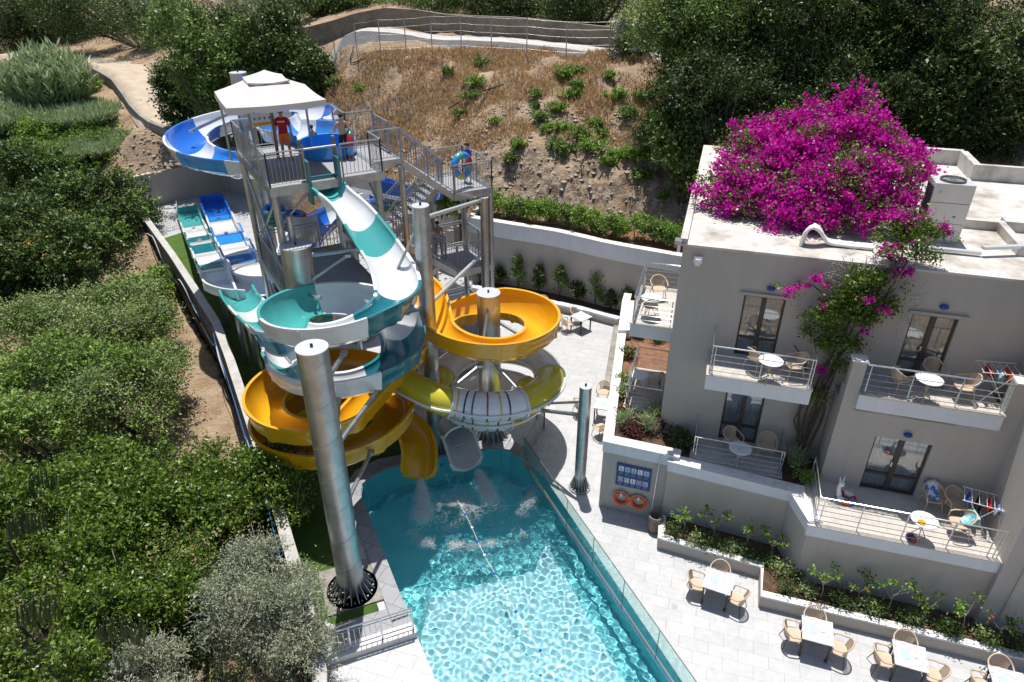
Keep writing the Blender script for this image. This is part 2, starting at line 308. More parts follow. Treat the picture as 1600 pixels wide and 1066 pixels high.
def fastmesh(name, co, nper, mats, smooth=False, faces=None):
    me = bpy.data.meshes.new(name); nv = len(co); me.vertices.add(nv); me.vertices.foreach_set('co', np.asarray(co, np.float32).ravel())
    if faces is None: faces = np.arange(nv).reshape(-1, nper)
    nf = len(faces); k = faces.shape[1]; me.loops.add(nf*k); me.loops.foreach_set('vertex_index', faces.astype(np.int32).ravel()); me.polygons.add(nf)
    me.polygons.foreach_set('loop_start', np.arange(0, nf*k, k, dtype=np.int32)); me.polygons.foreach_set('loop_total', np.full(nf, k, np.int32))
    if smooth: me.polygons.foreach_set('use_smooth', np.ones(nf, bool))
    for m in (mats if isinstance(mats, list) else [mats]): me.materials.append(m)
    me.update(calc_edges=True); return me
def dirtmat():
    m = bpy.data.materials.new('dry hillside'); m.use_nodes = True; nt = m.node_tree; N = nt.nodes; K = nt.links; p = N['Principled BSDF']; p.inputs['Roughness'].default_value = .95
    tc = N.new('ShaderNodeTexCoord')
    def noise(s, d=8, dist=0):
        n = N.new('ShaderNodeTexNoise'); n.inputs['Scale'].default_value = s; n.inputs['Detail'].default_value = d; n.inputs['Distortion'].default_value = dist; n.inputs['Roughness'].default_value = .65; K.new(tc.outputs['Object'], n.inputs['Vector']); return n
    def ramp(n, stops):
        r = N.new('ShaderNodeValToRGB'); e = r.color_ramp.elements
        while len(e) < len(stops): e.new(.5)
        for i, (q, c) in enumerate(stops): e[i].position = q; e[i].color = (*c, 1)
        K.new(n, r.inputs[0]); return r
    soil = ramp(noise(.8).outputs[0], [(.3, (.26, .165, .1)), (.5, (.42, .3, .19)), (.7, (.56, .43, .29))])
    rockc = ramp(noise(2.6, 10, .6).outputs[0], [(.36, (.16, .1, .065)), (.5, (.36, .26, .18)), (.64, (.62, .54, .45))])
    sx = N.new('ShaderNodeSeparateXYZ'); K.new(tc.outputs['Object'], sx.inputs[0])
    gm = N.new('ShaderNodeNewGeometry'); sn = N.new('ShaderNodeSeparateXYZ'); K.new(gm.outputs['True Normal'], sn.inputs[0])
    st = ramp(sn.outputs[2], [(.5, (1, 1, 1)), (.85, (0, 0, 0))])
    mx = N.new('ShaderNodeMix'); mx.data_type = 'RGBA'; K.new(st.outputs[0], mx.inputs[0]); K.new(soil.outputs[0], mx.inputs[6]); K.new(rockc.outputs[0], mx.inputs[7]); K.new(mx.outputs[2], p.inputs['Base Color'])
    n3 = noise(7, 12, .6); b = N.new('ShaderNodeBump'); b.inputs['Strength'].default_value = .9; b.inputs['Distance'].default_value = .25; K.new(n3.outputs[0], b.inputs['Height']); K.new(b.outputs[0], p.inputs['Normal'])
    return m
M['dirt'] = dirtmat()
fc = np.stack([i_[:-1, :-1], i_[:-1, 1:], i_[1:, 1:], i_[1:, :-1]], -1).reshape(-1, 4)
me = fastmesh('hillside', vv, 4, M['dirt'], True, fc); link('hillside', me, kind='structure')
MB_ = MB(); MB_.add([(-300, -100, -6), (300, -100, -6), (300, 420, -6), (-300, 420, -6)], [(0, 1, 2, 3)]); MB_.build('ground', M['dirt'], kind='structure')

def strip(name, line, w, m, z0=.06, st=.6, nz=.5, zf=None):
    L_ = cat_rom([(p[0], p[1], 0) for p in line], st); V = []; K = 9
    P = [(p.x, p.y) for p in L_]
    for i, p in enumerate(P):
        a = Vector(P[max(0, i-1)]); b = Vector(P[min(len(P)-1, i+1)]); t = (b-a).normalized(); zc = gz(*p)
        for k in range(K):
            s = (k/(K-1)-.5)*w; x = p[0]-t.y*s; y = p[1]+t.x*s
            V.append((x, y, max(zc, .0)+z0+.25+float(fbm(np.array(x/.9), np.array(y/.9), 3, 2))*.12-(.9 if k in (0, K-1) else 0)))
    F = [(i*K+k, i*K+k+1, (i+1)*K+k+1, (i+1)*K+k) for i in range(len(P)-1) for k in range(K-1)]
    b = MB(); b.add(V, F); return b.build(name, m, smooth=60, kind='structure')
strip('dirt_path', [(-18.5, 53.8), (-22, 54.3), (-26, 54.9), (-28.8, 58.3), (-32, 63), (-36.5, 68), (-43, 73), (-52, 77)], 4.4, M['path'])
strip('gravel_road', [(-22, 55.8), (-12.5, 54.6), (-4.6, 54), (3.6, 51.2), (9.0, 48), (16, 43.5), (26, 38)], 2.9, M['road'])

# ---------------------------------------------------------------- deck, turf, pool
POOL = [(.30, 20.5), (-.05, 20.86), (-.74, 21.04), (-2.44, 20.62), (-3.84, 20.17), (-4.6, 19.87), (-5.1, 19.45), (-5.38, 18.95), (-5.33, 18.4), (-5.01, 17.75), (-4.02, 15.6), (-3.0, 13.4), (-1.8, 10.9), (-.9, 9), (0, 7), (6.3, 7), (4.55, 11.25), (2.85, 15.4), (1.2, 19.4)]
def sheet(name, outer, holes, z, m, **kw):
    import bmesh
    bm = bmesh.new(); es = []
    for lp in [outer]+holes:
        vs = [bm.verts.new((p[0], p[1], z)) for p in lp]; es += [bm.edges.new((vs[i], vs[(i+1) % len(vs)])) for i in range(len(vs))]
    bmesh.ops.triangle_fill(bm, edges=es, use_beauty=True); bmesh.ops.recalc_face_normals(bm, faces=bm.faces)
    for f in bm.faces:
        if f.normal.z < 0: f.normal_flip()
    me = bpy.data.meshes.new(name); bm.to_mesh(me); bm.free(); me.materials.append(m); return link(name, me, kind='structure', **kw)
deck_outer = [(-4.1, 6)]+[tuple(p) for p in WL[::-1][1:]]+BW+RW+[(17, 27), (22, 12), (22, 6)]
sheet('pool_terrace', deck_outer, [POOL], 0, M['terrace'])
TURF = [(-4.6, 12.9), (-5.6, 13.3)]+[(p[0]+.15, p[1]) for p in WL[4::-1]][:4]+[tuple(G(252, 374, 0))[:2], tuple(G(300, 359, 0))[:2], (-17.5, 41.5), (-12.3, 33), (-8.2, 25.6), (-4.4, 22.4), (-3.1, 21.2), (-4.2, 20.75), (-5.1, 20.45), (-5.8, 19.8), (-6.05, 18.9), (-5.9, 18), (-4.9, 15.8), (-3.9, 13.6)]
sheet('artificial_turf', TURF, [], .02, M['turf'])
# pool shell: deep basin with a shallow bench in front
def poolmat(name, c1, c2):
    return tilemat(name, c1, c2, tuple(x*.8 for x in c1), .05, .05, 20, .004, .3, .95, 0)
M['pshallow'] = poolmat('pale aqua mosaic', (.42, .76, .83), (.38, .73, .81)); M['pdeep'] = poolmat('depth tinted aqua mosaic', (.17, .68, .74), (.15, .64, .7))  # darker basin colour stands in for light lost in the deeper water
b = MB(); n = len(POOL)
for i in range(n):
    p, q = POOL[i], POOL[(i+1) % n]; b.add([(p[0], p[1], 0), (q[0], q[1], 0), (q[0], q[1], -2.4), (p[0], p[1], -2.4)], [(0, 1, 2, 3)])
wall_ = b.build('pool_wall', M['pdeep'], kind='structure')
fl1 = sheet('pool_floor', POOL, [], -1.75, M['pdeep'])
SH = [(-2.55, 14.75), (.75, 15.75), (1.15, 17.0), (4.95, 7.2), (0.1, 7.2), (-1.75, 10.9), (-2.7, 12.9)]
b = MB(); n = len(SH); sc_ = Vector((.9, 11.5)); V = [(sc_.x+(p[0]-sc_.x)*1.06, sc_.y+(p[1]-sc_.y)*1.08, -1.7) for p in SH]+[(p[0], p[1], -1.15) for p in SH]; b.add(V, [tuple(range(n, 2*n))[::-1]]+[(i, n+i, n+(i+1) % n, (i+1) % n) for i in range(n)]); fl2 = b.build('pool_bench_floor', M['pshallow'], kind='structure')
def watermat():
    m = bpy.data.materials.new('pool water'); m.use_nodes = True; nt = m.node_tree; N = nt.nodes; N.remove(N['Principled BSDF'])
    g = N.new('ShaderNodeBsdfGlass'); g.inputs['IOR'].default_value = 1.33; g.inputs['Roughness'].default_value = 0; g.inputs[0].default_value = (.93, .985, .99, 1); nt.links.new(g.outputs[0], N['Material Output'].inputs[0]); return m
M['water'] = watermat()
px_ = np.array(POOL); st = .03
xs = np.arange(-5.6, 6.5, st); ys = np.arange(8.6, 21.2, st); X_, Y_ = np.meshgrid(xs, ys)
rw = np.random.RandomState(4); Z_ = np.zeros_like(X_)
for _ in range(34):
    k = rw.uniform(17, 44); a = rw.uniform(0, 6.28); Z_ += .56/k**2*np.sin(k*(X_*math.cos(a)+Y_*math.sin(a))+rw.uniform(0, 6.28)+1.5*fbm(X_*.6, Y_*.6, 2, 7))
far = np.clip((Y_-15.5)/2.5, 0, 1)
for (cx, cy, am) in ((-3.55, 18.3, .05), (-1.2, 19.2, .05)):
    d = np.hypot(X_-cx, Y_-cy); Z_ += am*1.3*np.sin(d*4.6)*np.exp(-d*.33)+.045*np.sin(d*11)*np.exp(-d*.7)
Z_ += far*fbm(X_*2.4, Y_*2.4, 4, 31)*.16
Z_ = Z_-.1
cp_old = cp_; cp_ = px_; ins = inside(X_, Y_); cp_ = cp_old
g_ = np.arange(X_.size).reshape(X_.shape); fq = np.stack([g_[:-1, :-1], g_[:-1, 1:], g_[1:, 1:], g_[1:, :-1]], -1)
keep = (ins[:-1, :-1] | ins[:-1, 1:] | ins[1:, 1:] | ins[1:, :-1]); fq = fq[keep]; us = np.unique(fq); mp_ = np.zeros(X_.size, int); mp_[us] = np.arange(len(us))
me = fastmesh('pool_water', np.stack([X_, Y_, Z_], -1).reshape(-1, 3)[us], 4, M['water'], True, mp_[fq])
water = link('pool_water', me, kind='structure')
water.cycles.is_caustics_caster = True
for o in (wall_, fl1, fl2): o.cycles.is_caustics_receiver = True
# raised coping on the left and the far end
def wallrun(name, line, w, z0, z1, m, cap=None, capw=.06, caph=.1, parent=None, **kw):
    a = offs(line, w/2); c = offs(line, -w/2); b = MB(); n = len(line); V = []
    zz0 = z0 if isinstance(z0, (list, tuple)) else [z0]*n; zz1 = z1 if isinstance(z1, (list, tuple)) else [z1]*n
    for i in range(n): V += [(*a[i], zz0[i]), (*a[i], zz1[i]), (*c[i], zz1[i]), (*c[i], zz0[i])]
    F = [(4*i+k, 4*i+(k+1) % 4, 4*i+4+(k+1) % 4, 4*i+4+k) for i in range(n-1) for k in range(4)]+[(0, 1, 2, 3), (4*n-1, 4*n-2, 4*n-3, 4*n-4)]
    b.add(V, F); o = b.build(name, m, parent, **kw)
    if cap:
        a = offs(line, w/2+capw); c = offs(line, -w/2-capw); b = MB(); V = []
        for i in range(n): V += [(*a[i], zz1[i]-caph), (*a[i], zz1[i]+.012), (*c[i], zz1[i]+.012), (*c[i], zz1[i]-caph)]
        b.add(V, F); b.build('cap', cap, o)
    return o
lc = [POOL[i] for i in (18, 0, 1, 2, 3, 4, 5, 6, 7, 8, 9, 10, 11)]
wallrun('pool_coping', offs(lc[1:], -.26), .5, -.02, .10, M['coping'], kind='structure')
# ---------------------------------------------------------------- walls of the compound
z1 = [1.4]*len(WL)
W1 = resample(WL, 1.2)
wb = thing('boundary_wall', 'long bending concrete garden wall with pale top and brown outer face left of the slides', 'wall')
cl = offs(W1, -.14); n = len(W1); b = MB(); V = []
for i, (p, q) in enumerate(zip(W1, cl)):
    bz = -4
    V += [(p[0], p[1], bz), (p[0], p[1], 1.3)]
b.add(V, [(2*i, 2*i+1, 2*i+3, 2*i+2) for i in range(n-1)]); b.build('outer_face', M['brownwall'], wb)
wallrun('wall', offs(W1, .16), .3, -.5, 1.32, M['renderwall'], parent=wb)
wallrun('cap', offs(W1, .17), .36, 1.3, 1.42, M['capgrey'], parent=wb)
zt = [2.35, 2.7, 2.9, 3.4, 3.9]
wallrun('back_wall', BW, .4, -.2, [2.35, 2.5, 3.1, 3.7, 3.95], M['renderwall'], label='tall beige retaining wall behind the far ends of the slide lanes', cat='wall')
W2 = cat_rom([(p[0], p[1], 0) for p in RW], .7); W2 = [(p.x, p.y) for p in W2]
rt = thing('retaining_wall', 'curved beige retaining wall with a broad white band below the rocky slope', 'wall')
wallrun('wall', offs(W2, .15), .3, -.1, 3.1, M['renderwall'], parent=rt)
wallrun('band', offs(W2, .14), .38, 3.1, 3.9, M['fascia'], parent=rt)
wallrun('cap', offs(W2, .14), .42, 3.9, 3.96, M['whitecap'], parent=rt)
wallrun('return_wall', [(W2[0][0]+.0, W2[0][1]+.1), (-1.7, 38.2)], .25, 2.5, 3.95, M['whitecap'], parent=rt)
def ribbon(name, inner, outer, z0, z1, m, K=6, amp=.12, **kw):
    V = []
    for i in range(len(inner)):
        for k in range(K):
            t = k/(K-1); x = inner[i][0]*(1-t)+outer[i][0]*t; y = inner[i][1]*(1-t)+outer[i][1]*t; V.append((x, y, z0+(z1-z0)*t+float(fbm(np.array(x*2.), np.array(y*2.), 3, 8))*amp))
    b = MB(); b.add(V, [(i*K+k, (i+1)*K+k, (i+1)*K+k+1, i*K+k+1) for i in range(len(inner)-1) for k in range(K-1)]); return b.build(name, m, smooth=60, **kw)
ribbon('planting_bed', offs(W2, .3), offs(W2, 2.5), 3.75, 4.0, M['redsoil'], kind='structure')
# low planter kerb in front of the retaining wall
LP = [tuple(G(x, y, .45))[:2] for x, y in ((738, 447), (800, 460), (865, 472), (920, 484), (968, 497))]
pk = wallrun('planter_kerb', LP, .25, -.05, .45, M['renderwall'], cap=M['fascia'], label='low planter kerb along the foot of the curved retaining wall', cat='planter')
l2 = offs(LP, 1.3); ribbon('planter_soil', offs(LP, .1), l2, .36, .36, M['soil'], kind='structure')
# road walls and fence
def pw(line, zofs): return [gz(*p)+zofs for p in line]
rl = resample([(-26, 63.5), (-17, 61.5), (-5, 57.6), (7.2, 52.2), (14, 48), (24, 42)], 2.5)
wallrun('roadside_wall', rl, .35, [gz(*p)-1 for p in rl], [gz(*p)+1.35 for p in rl], M['rwall'], label='long raw concrete wall on the far side of the gravel road', cat='wall')
pl = resample([(-18, 51.6), (-21, 52.2), (-24.2, 52.6), (-26.5, 55.2), (-29.3, 59.4), (-33, 64)][::-1], 2)
pl2 = [(p[0]-1.9, p[1]+1.) for p in resample([(-31.5, 57.5), (-35, 62.5), (-40, 67.5), (-46, 70.5)], 2)]
rpl = resample([(-14.5, 54.5), (-19, 57), (-24.5, 57.6), (-27, 61), (-29.5, 64.5)], 2)
wallrun('path_wall', rpl, .3, [gz(*p)-1 for p in rpl], [gz(*p)+1.3 for p in rpl], M['concrete'], label='crooked grey wall on the right of the dirt track', cat='wall')
lpl = resample([(-20.2, 51.6), (-24.4, 52.2), (-27.2, 53.2), (-30.6, 57.5), (-34.2, 62.5), (-39, 67.6), (-45, 71)], 2)
wallrun('path_kerb', lpl, .28, [gz(*p)-1.5 for p in lpl], [gz(*p)+.75 for p in lpl], M['concrete'], label='low grey kerb wall on the left of the dirt track', cat='wall')

def surf(x, y):
    """height of the finished hillside mesh at points, bilinear"""
    x = np.asarray(x, float); y = np.asarray(y, float); gx = Xb[0]; gy = Yb[:, 0]; i = np.clip(np.searchsorted(gx, x)-1, 0, len(gx)-2); j = np.clip(np.searchsorted(gy, y)-1, 0, len(gy)-2)
    fx = (x-gx[i])/(gx[i+1]-gx[i]); fy = (y-gy[j])/(gy[j+1]-gy[j]); return (ZR_[j, i]*(1-fx)+ZR_[j, i+1]*fx)*(1-fy)+(ZR_[j+1, i]*(1-fx)+ZR_[j+1, i+1]*fx)*fy
# ---------------------------------------------------------------- slides
def profile(w, hl, hr, kind='U', t=.045, rib=0):
    q = np.linspace(-1, 1, 19)
    if kind == 'U': s = np.sin(q*math.pi/2)*w/2; h = (1-np.cos(q*math.pi/2))**.85*np.where(q < 0, hl, hr)
    else:
        s = np.sign(q)*np.minimum(1, (np.abs(q)/.55)**.9)*w/2; h = np.clip((np.abs(q)-.45)/.55, 0, 1)**1.2*np.where(q < 0, hl, hr)
    pts = np.stack([s, h], 1); d = np.gradient(pts, axis=0); d /= np.linalg.norm(d, axis=1)[:, None]+1e-9; nr = np.stack([d[:, 1], -d[:, 0]], 1)
    tt = np.full(19, t+rib); tt[[4, 14]] += .075
    out = pts+nr*tt[:, None]
    lip = .1
    L1 = np.array([[s[0]-lip, h[0]+.012], [s[0]-lip, h[0]-.06]]); R1 = np.array([[s[-1]+lip, h[-1]+.012], [s[-1]+lip, h[-1]-.06]])
    return np.concatenate([pts, R1, out[::-1], L1[::-1]])
def channel(parent, pts, w, hl, hr, secs, kind='U', step=.16, name='channel_section', rib=.075, cuts=None):
    P = cat_rom(pts, step); n = len(P); f = lambda a, t: a(t) if callable(a) else a; nsec = len(secs)
    d = [0]
    for i in range(1, n): d.append(d[-1]+(P[i]-P[i-1]).length)
    tot = d[-1]
    rings = []
    for i, p in enumerate(P):
        a = P[max(0, i-1)]; b = P[min(n-1, i+1)]; t = b-a; t.z = 0; t.normalize(); lat = Vector((t.y, -t.x, 0)); tq = d[i]/tot   # +s is the right-hand side of the flow
        near = min(abs(d[i]-(cuts[k] if cuts else tot*k/nsec)) for k in range(len(cuts) if cuts else nsec+1))
        pr = profile(f(w, tq), f(hl, tq), f(hr, tq), kind, rib=rib if near < step*.6 else 0)
        rings.append([p+lat*s+Vector((0, 0, h)) for s, h in pr])
    K = len(rings[0]); start = 0
    for k, mk in enumerate(secs):
        lo = int(round(n*k/nsec)); hi = min(n-1, int(round(n*(k+1)/nsec)))
        if cuts: lo = 0 if k == 0 else min(range(n), key=lambda i: abs(d[i]-cuts[k])); hi = n-1 if k == nsec-1 else min(range(n), key=lambda i: abs(d[i]-cuts[k+1]))
        b = MB(); V = [v for r in rings[lo:hi+1] for v in r]; m = hi-lo+1
        F = [(i*K+j, (i+1)*K+j, (i+1)*K+(j+1) % K, i*K+(j+1) % K) for i in range(m-1) for j in range(K)]
        b.add(V, F)
        N = 19; e = []
        for base, fl in ((0, 0), ((m-1)*K, 1)):
            for j in range(N-1): e.append((base+j, base+j+1, base+K-3-j-1+0, base+K-3-j))
        # inner j pairs with outer index: inner 0..18, R lip 19,20, outer reversed 21..39, L lip 40,41
        e = []
        for base in (0, (m-1)*K):
            for j in range(N-1): e.append((base+j, base+j+1, base+39-j-1, base+39-j))
        b.add(V, e) if False else b.f.extend(e) or b.m.extend([0]*len(e))
        o = b.build(name, M[mk], parent, smooth=50)
        o['label'] = {'white': 'white moulded section', 'teal': 'teal moulded section', 'tealdark': 'darker teal moulded section', 'blue': 'blue moulded section', 'lblue': 'bright blue moulded section', 'yellow': 'orange yellow moulded section', 'paleg': 'pale grey moulded section'}.get(mk, 'moulded section')
    return P
def helix(c, r, a0, a1, z0, z1, n=None, r1=None):
    n = n or max(4, int(abs(a1-a0)/22)); return [(c[0]+(r+((r1 or r)-r)*i/n)*math.cos(R(a0+(a1-a0)*i/n)), c[1]+(r+((r1 or r)-r)*i/n)*math.sin(R(a0+(a1-a0)*i/n)), z0+(z1-z0)*i/n) for i in range(n+1)]
# teal and white body slide: clockwise, right -> front -> left -> back
teal = thing('body_slide', 'teal and white open spiral water slide dropping from the platform in two loops', 'water slide')
TC = (-5.4, 19.6)
pts = [tuple(T(1.85, .15, 9.55)), tuple(T(1.95, -.45, 9.42)), (-5.3, 22.05, 8.95), (-4.55, 21.35, 8.2), (-3.9, 20.6, 7.5)]+helix(TC, 1.82, 0, -180-170, 7.05, 5.15, 16)[0:]
pts += [(TC[0]+1.86, TC[1]-.15, 5.05)]+helix(TC, 1.9, -12, -165, 4.98, 4.6, 7)
pts += [(-7.5, 19.6, 4.45), (-7.95, 20.8, 4.25), (-8.9, 22.6, 3.95), (-10.5, 25.0, 3.45), (-11.9, 27.2, 3.05), (-12.5, 28.3, 2.95)]
secs = ['teal', 'white', 'teal', 'white', 'tealdark', 'tealdark', 'white', 'white', 'teal', 'teal', 'white', 'white', 'tealdark', 'tealdark', 'white', 'white', 'teal', 'white', 'teal', 'white', 'teal', 'white', 'teal']  # darker teal on the loop fronts stands in for their shaded outside
tcuts = [0, .7, 2.0, 3.2, 5.0, 6.2, 7.2, 8.6, 10.0, 11.4, 12.8, 14.4, 16.0, 17.3, 18.6, 20.2, 21.8, 23.2, 24.6, 26.0, 27.6, 29.2, 30.8]
def wq(t): return 1.0+.3*min(1, max(0, (t-.02)/.07))
def hout(t): return (.42+.55*min(1, max(0, (t-.12)/.08))) if t < .68 else .97-.45*min(1, (t-.68)/.06)
channel(teal, pts, wq, hout, lambda t: .42 if t < .68 else .5, secs, cuts=tcuts)
b = MB(); fr = T
for s0 in (1.32, 2.34): b.box(T, s0-.05, s0+.05, -.1, .35, 9.3, 10.75)
b.box(T, 1.3, 2.4, .32, .4, 9.45, 10.12); b.build('start_gate', M['tealdark'], teal, label='deep teal start gate with two uprights')
def water_film(parent, c, rx, ry, z, m): pass
# two run-out lanes with bumps
def lane(label, A, Bp, zs, secs, w=1.25, hl=.42, curve=None):
    t = thing('slide_lane', label, 'slide lane', group='slide run-out lanes'); A = Vector(A); Bp = Vector(Bp); n = len(zs); pts = list(curve or [])
    for i, z in enumerate(zs): p = A.lerp(Bp, i/(n-1)); pts.append((p.x, p.y, z))
    channel(t, pts, w, hl, hl, secs, kind='box', rib=.04); return t
gl = lane('narrow teal and white run-out lane with a rounded stop nearest the garden wall', (-14.0, 30.0, 0), (-22.95, 46.9, 0), [3.0, 2.95, 2.5, 2.3, 2.2, 1.75, 1.55, 1.5, 1.1, .85, .75, .5, .35, .35, .35], ['white', 'white', 'white', 'teal', 'white', 'white', 'tealdark', 'paleg', 'tealdark', 'white', 'white', 'teal', 'teal'], 1.25,
     curve=[(-12.1, 28.7, 3.0), (-12.75, 28.65, 3.1), (-13.5, 29.1, 3.1)])
bl = lane('wide blue and white run-out lane with a square blue end box', (-12.6, 30.2, 0), (-21.9, 48.8, 0), [3.0, 3.0, 2.6, 2.35, 2.3, 1.8, 1.65, 1.6, 1.15, .95, .9, .6, .5, .45, .45], ['white', 'white', 'paleg', 'lblue', 'white', 'white', 'lblue', 'blue', 'white', 'white', 'lblue', 'blue', 'blue'], 1.5, .55,
     curve=[(-11.6, 28.2, 3.0), (-12.0, 29.0, 3.0)])
def stop(parent, A, Bp, w, z, h, m):
    A = Vector(A); Bp = Vector(Bp); t = (Bp-A).normalized(); f = Frame(Bp, math.degrees(math.atan2(t.y, t.x))); b = MB(); b.box(f, -.02, .08, -w/2-.08, w/2+.08, z-.1, z+h); b.build('end_stop', M[m], parent)
stop(gl, (-14.0, 30.0, 0), (-22.95, 46.9, 0), 1.25, .35, .45, 'teal'); stop(bl, (-12.6, 30.2, 0), (-21.9, 48.8, 0), 1.5, .45, .6, 'blue')
for t_, (A, Bp) in ((gl, ((-14.0, 30.0), (-22.95, 46.9))), (bl, ((-12.6, 30.2), (-21.9, 48.8)))):
    for k, z in ((.05, 2.9), (.3, 2.1), (.55, 1.4), (.8, .7)):
        p = Vector(A).lerp(Vector(Bp), k); b = MB(); b.cyl((p.x, p.y, -.1), (p.x, p.y, z), .11); b.build('leg', M['galv'], t_, smooth=40)
# blue raft slide: clockwise as well (right side -> back is upstream): start at the platform, back, left, front, under the platform
blue = thing('raft_slide', 'wide blue and white open raft slide circling behind the tower', 'water slide')
BC = (-12.45, 33.9)
pts = [tuple(T(3.0, 4.3, 9.75)), tuple(T(3.1, 5.2, 9.75)), tuple(T(2.6, 6.6, 9.6)), (-9.9, 30.2, 9.4), (-9.25, 32.2, 9.2)]+helix(BC, 3.05, 8, 270, 9.05, 7.8, 14)+[(-10.6, 30.9, 7.6), (-8.6, 31.2, 7.3), (-6.6, 31.9, 6.6), (-5.0, 32.8, 5.9), (-4.3, 34.2, 5.3), (-5.2, 35.6, 4.8), (-7.5, 36.2, 4.2), (-10.0, 35.5, 3.4), (-11, 33.2, 2.6), (-10.4, 31, 1.9), (-9.8, 28.6, 1.2)]
channel(blue, pts, 1.75, .8, .95, ['lblue', 'white', 'lblue', 'white', 'blue', 'white', 'lblue', 'white', 'blue', 'white', 'lblue', 'white', 'blue', 'white', 'blue', 'blue', 'white', 'blue', 'white', 'blue', 'white', 'blue', 'white'], kind='U')
b = MB(); bc = T(3.0, 3.35, 10.0)
b.lathe((bc.x, bc.y, 10.02), [(.75, .0), (.95, .02), (1.0, .5), (1.06, .52), (1.06, .44), (1.02, .0)], 28); b.lathe((bc.x, bc.y, 10.06), [(.0, 0), (.96, .0)], 28); b.build('start_tub', M['lblue'], blue, smooth=40)
# orange yellow slide: clockwise ring right of the teal one, then two rings at the lower left, then the pool
yel = thing('spiral_slide', 'orange yellow open spiral slide ending over the pool edge', 'water slide')
YR = (-.85, 21.95); YL = (-6.2, 19.75)
pts = [(-5.7, 26.6, 6.0), (-5.3, 25.9, 5.95), (-4.3, 24.4, 5.7), (-3.2, 23.2, 5.35)]+helix(YR, 1.95, 180, 300, 4.95, 4.62, 6)+helix(YR, 1.95, 320, 515, 4.58, 4.12, 10)+[(-3.1, 21.7, 3.95), (-3.75, 20.8, 3.7), (-4.4, 19.8, 3.45), (-4.85, 18.8, 3.3), (-5.3, 17.95, 3.2)]
pts += helix(YL, 2.25, -92, -92-360, 3.1, 2.1, 17)[0:]+helix(YL, 2.25, -92-385, -92-545, 2.05, 1.35, 8)+[(-3.85, 20.4, 1.15), (-3.35, 19.6, .8), (-3.3, 18.9, .4)]
ns = 22
P = channel(yel, pts, lambda t: 1.1, lambda t: (.5 if t < .31 else min(.95, .5+(t-.31)*9)) if t < .92 else .5, lambda t: (.95 if t < .29 else max(.5, .95-(t-.29)*9)), ['yellow']*ns)
# enclosed tube
tb = thing('tube_slide', 'enclosed yellow and white tube slide with coloured hoops round a steel column', 'water slide')
TCc = (-.85, 21.95)
tpts = [(-4.6, 21.1, 3.9), (-3.9, 20.35, 3.65), (-2.6, 19.6, 3.4)]+helix(TCc, 2.5, -112, 180+10, 3.15, 2.35, 14, 1.9)+helix(TCc, 1.75, 205, 400, 2.2, 1.75, 8, 1.4)+helix(TCc, 1.4, 425, 515, 1.65, 1.45, 4, 1.85)+[(-2.6, 21.6, 1.3), (-2.25, 20.95, 1.12), (-1.98, 20.4, .98), (-1.84, 20.05, .88), (-1.8, 19.95, .86)]
TP = cat_rom(tpts, .13); n = len(TP); d = [0]
for i in range(1, n): d.append(d[-1]+(TP[i]-TP[i-1]).length)
tot = d[-1]; RT = .52
cuts = [0, .9, 3.1, 5.6, 7.9, 12.5, 14.2, 15.8, 18.2, 20.5, tot]
cm = ['paleg', 'olive', 'white', 'olive', 'paleg', 'paleg', 'olive', 'white', 'olive', 'paleg', 'paleg']
cuts = [c for c in cuts if c < tot-.5]+[tot]; TI = lambda s: min(range(n), key=lambda i: abs(d[i]-s))
for k in range(len(cuts)-1):
    lo, hi = TI(cuts[k]), TI(cuts[k+1]); seg = TP[lo:hi+1]
    if len(seg) < 2: continue
    last = k == len(cuts)-2
    b = MB(); b.tube(seg[:-5] if last else seg, RT, 24, cap=False); b.tube(seg[:-5] if last else seg, RT-.035, 24, cap=False)
    o = b.build('tube_section', M[cm[k]], tb, smooth=60)
    t0 = (seg[1]-seg[0]).normalized(); b = MB(); b.tube([seg[0]-t0*.045, seg[0]+t0*.045], RT+.075, 24); 
    if k: b.build('joint_flange', M['paleg'], tb, smooth=40)
    if cm[k] == 'white':
        cs = ['yellow', 'navy', 'green', 'red', 'olive', 'navy', 'green', 'red']; m_ = int((cuts[k+1]-cuts[k])/.36)
        for q in range(m_):
            i = TI(cuts[k]+.2+q*.36); t0 = (TP[i+1]-TP[i]).normalized(); b = MB(); b.tube([TP[i]-t0*.03, TP[i]+t0*.03], RT+.012, 24, cap=False); b.build('hoop_stripe', M[cs[q % 8]], tb, smooth=40)
t0 = (TP[-6]-TP[-8]).normalized(); b = MB(); b.torus(TP[-6], RT+.03, .05, 32, 8, nrm=t0); b.build('exit_rim', M['white'], tb, smooth=60)
for sgn, mk in ((1, 'white'), (-1, 'white')):
    line = []
    for i in range(n-6):
        t0 = (TP[min(n-1, i+1)]-TP[max(0, i-1)]).normalized(); l = Vector((t0.y, -t0.x, 0)).normalized(); line.append(TP[i]+l*sgn*(RT+.04)+Vector((0, 0, -.03)))
    b = MB(); b.tube(line, .055, 6); b.build('side_seam', M[mk], tb, smooth=40)
channel(tb, [tuple(TP[-6]-Vector((0, 0, RT))), tuple(TP[-3]-Vector((0, 0, RT+.0))), tuple(TP[-1]-Vector((0, 0, RT+.05))), tuple(TP[-1]+(TP[-1]-TP[-4])*1.2-Vector((0, 0, RT-.02)))], 1.06, lambda t: .75-.3*t, lambda t: .75-.3*t, ['paleg'], name='exit_chute')
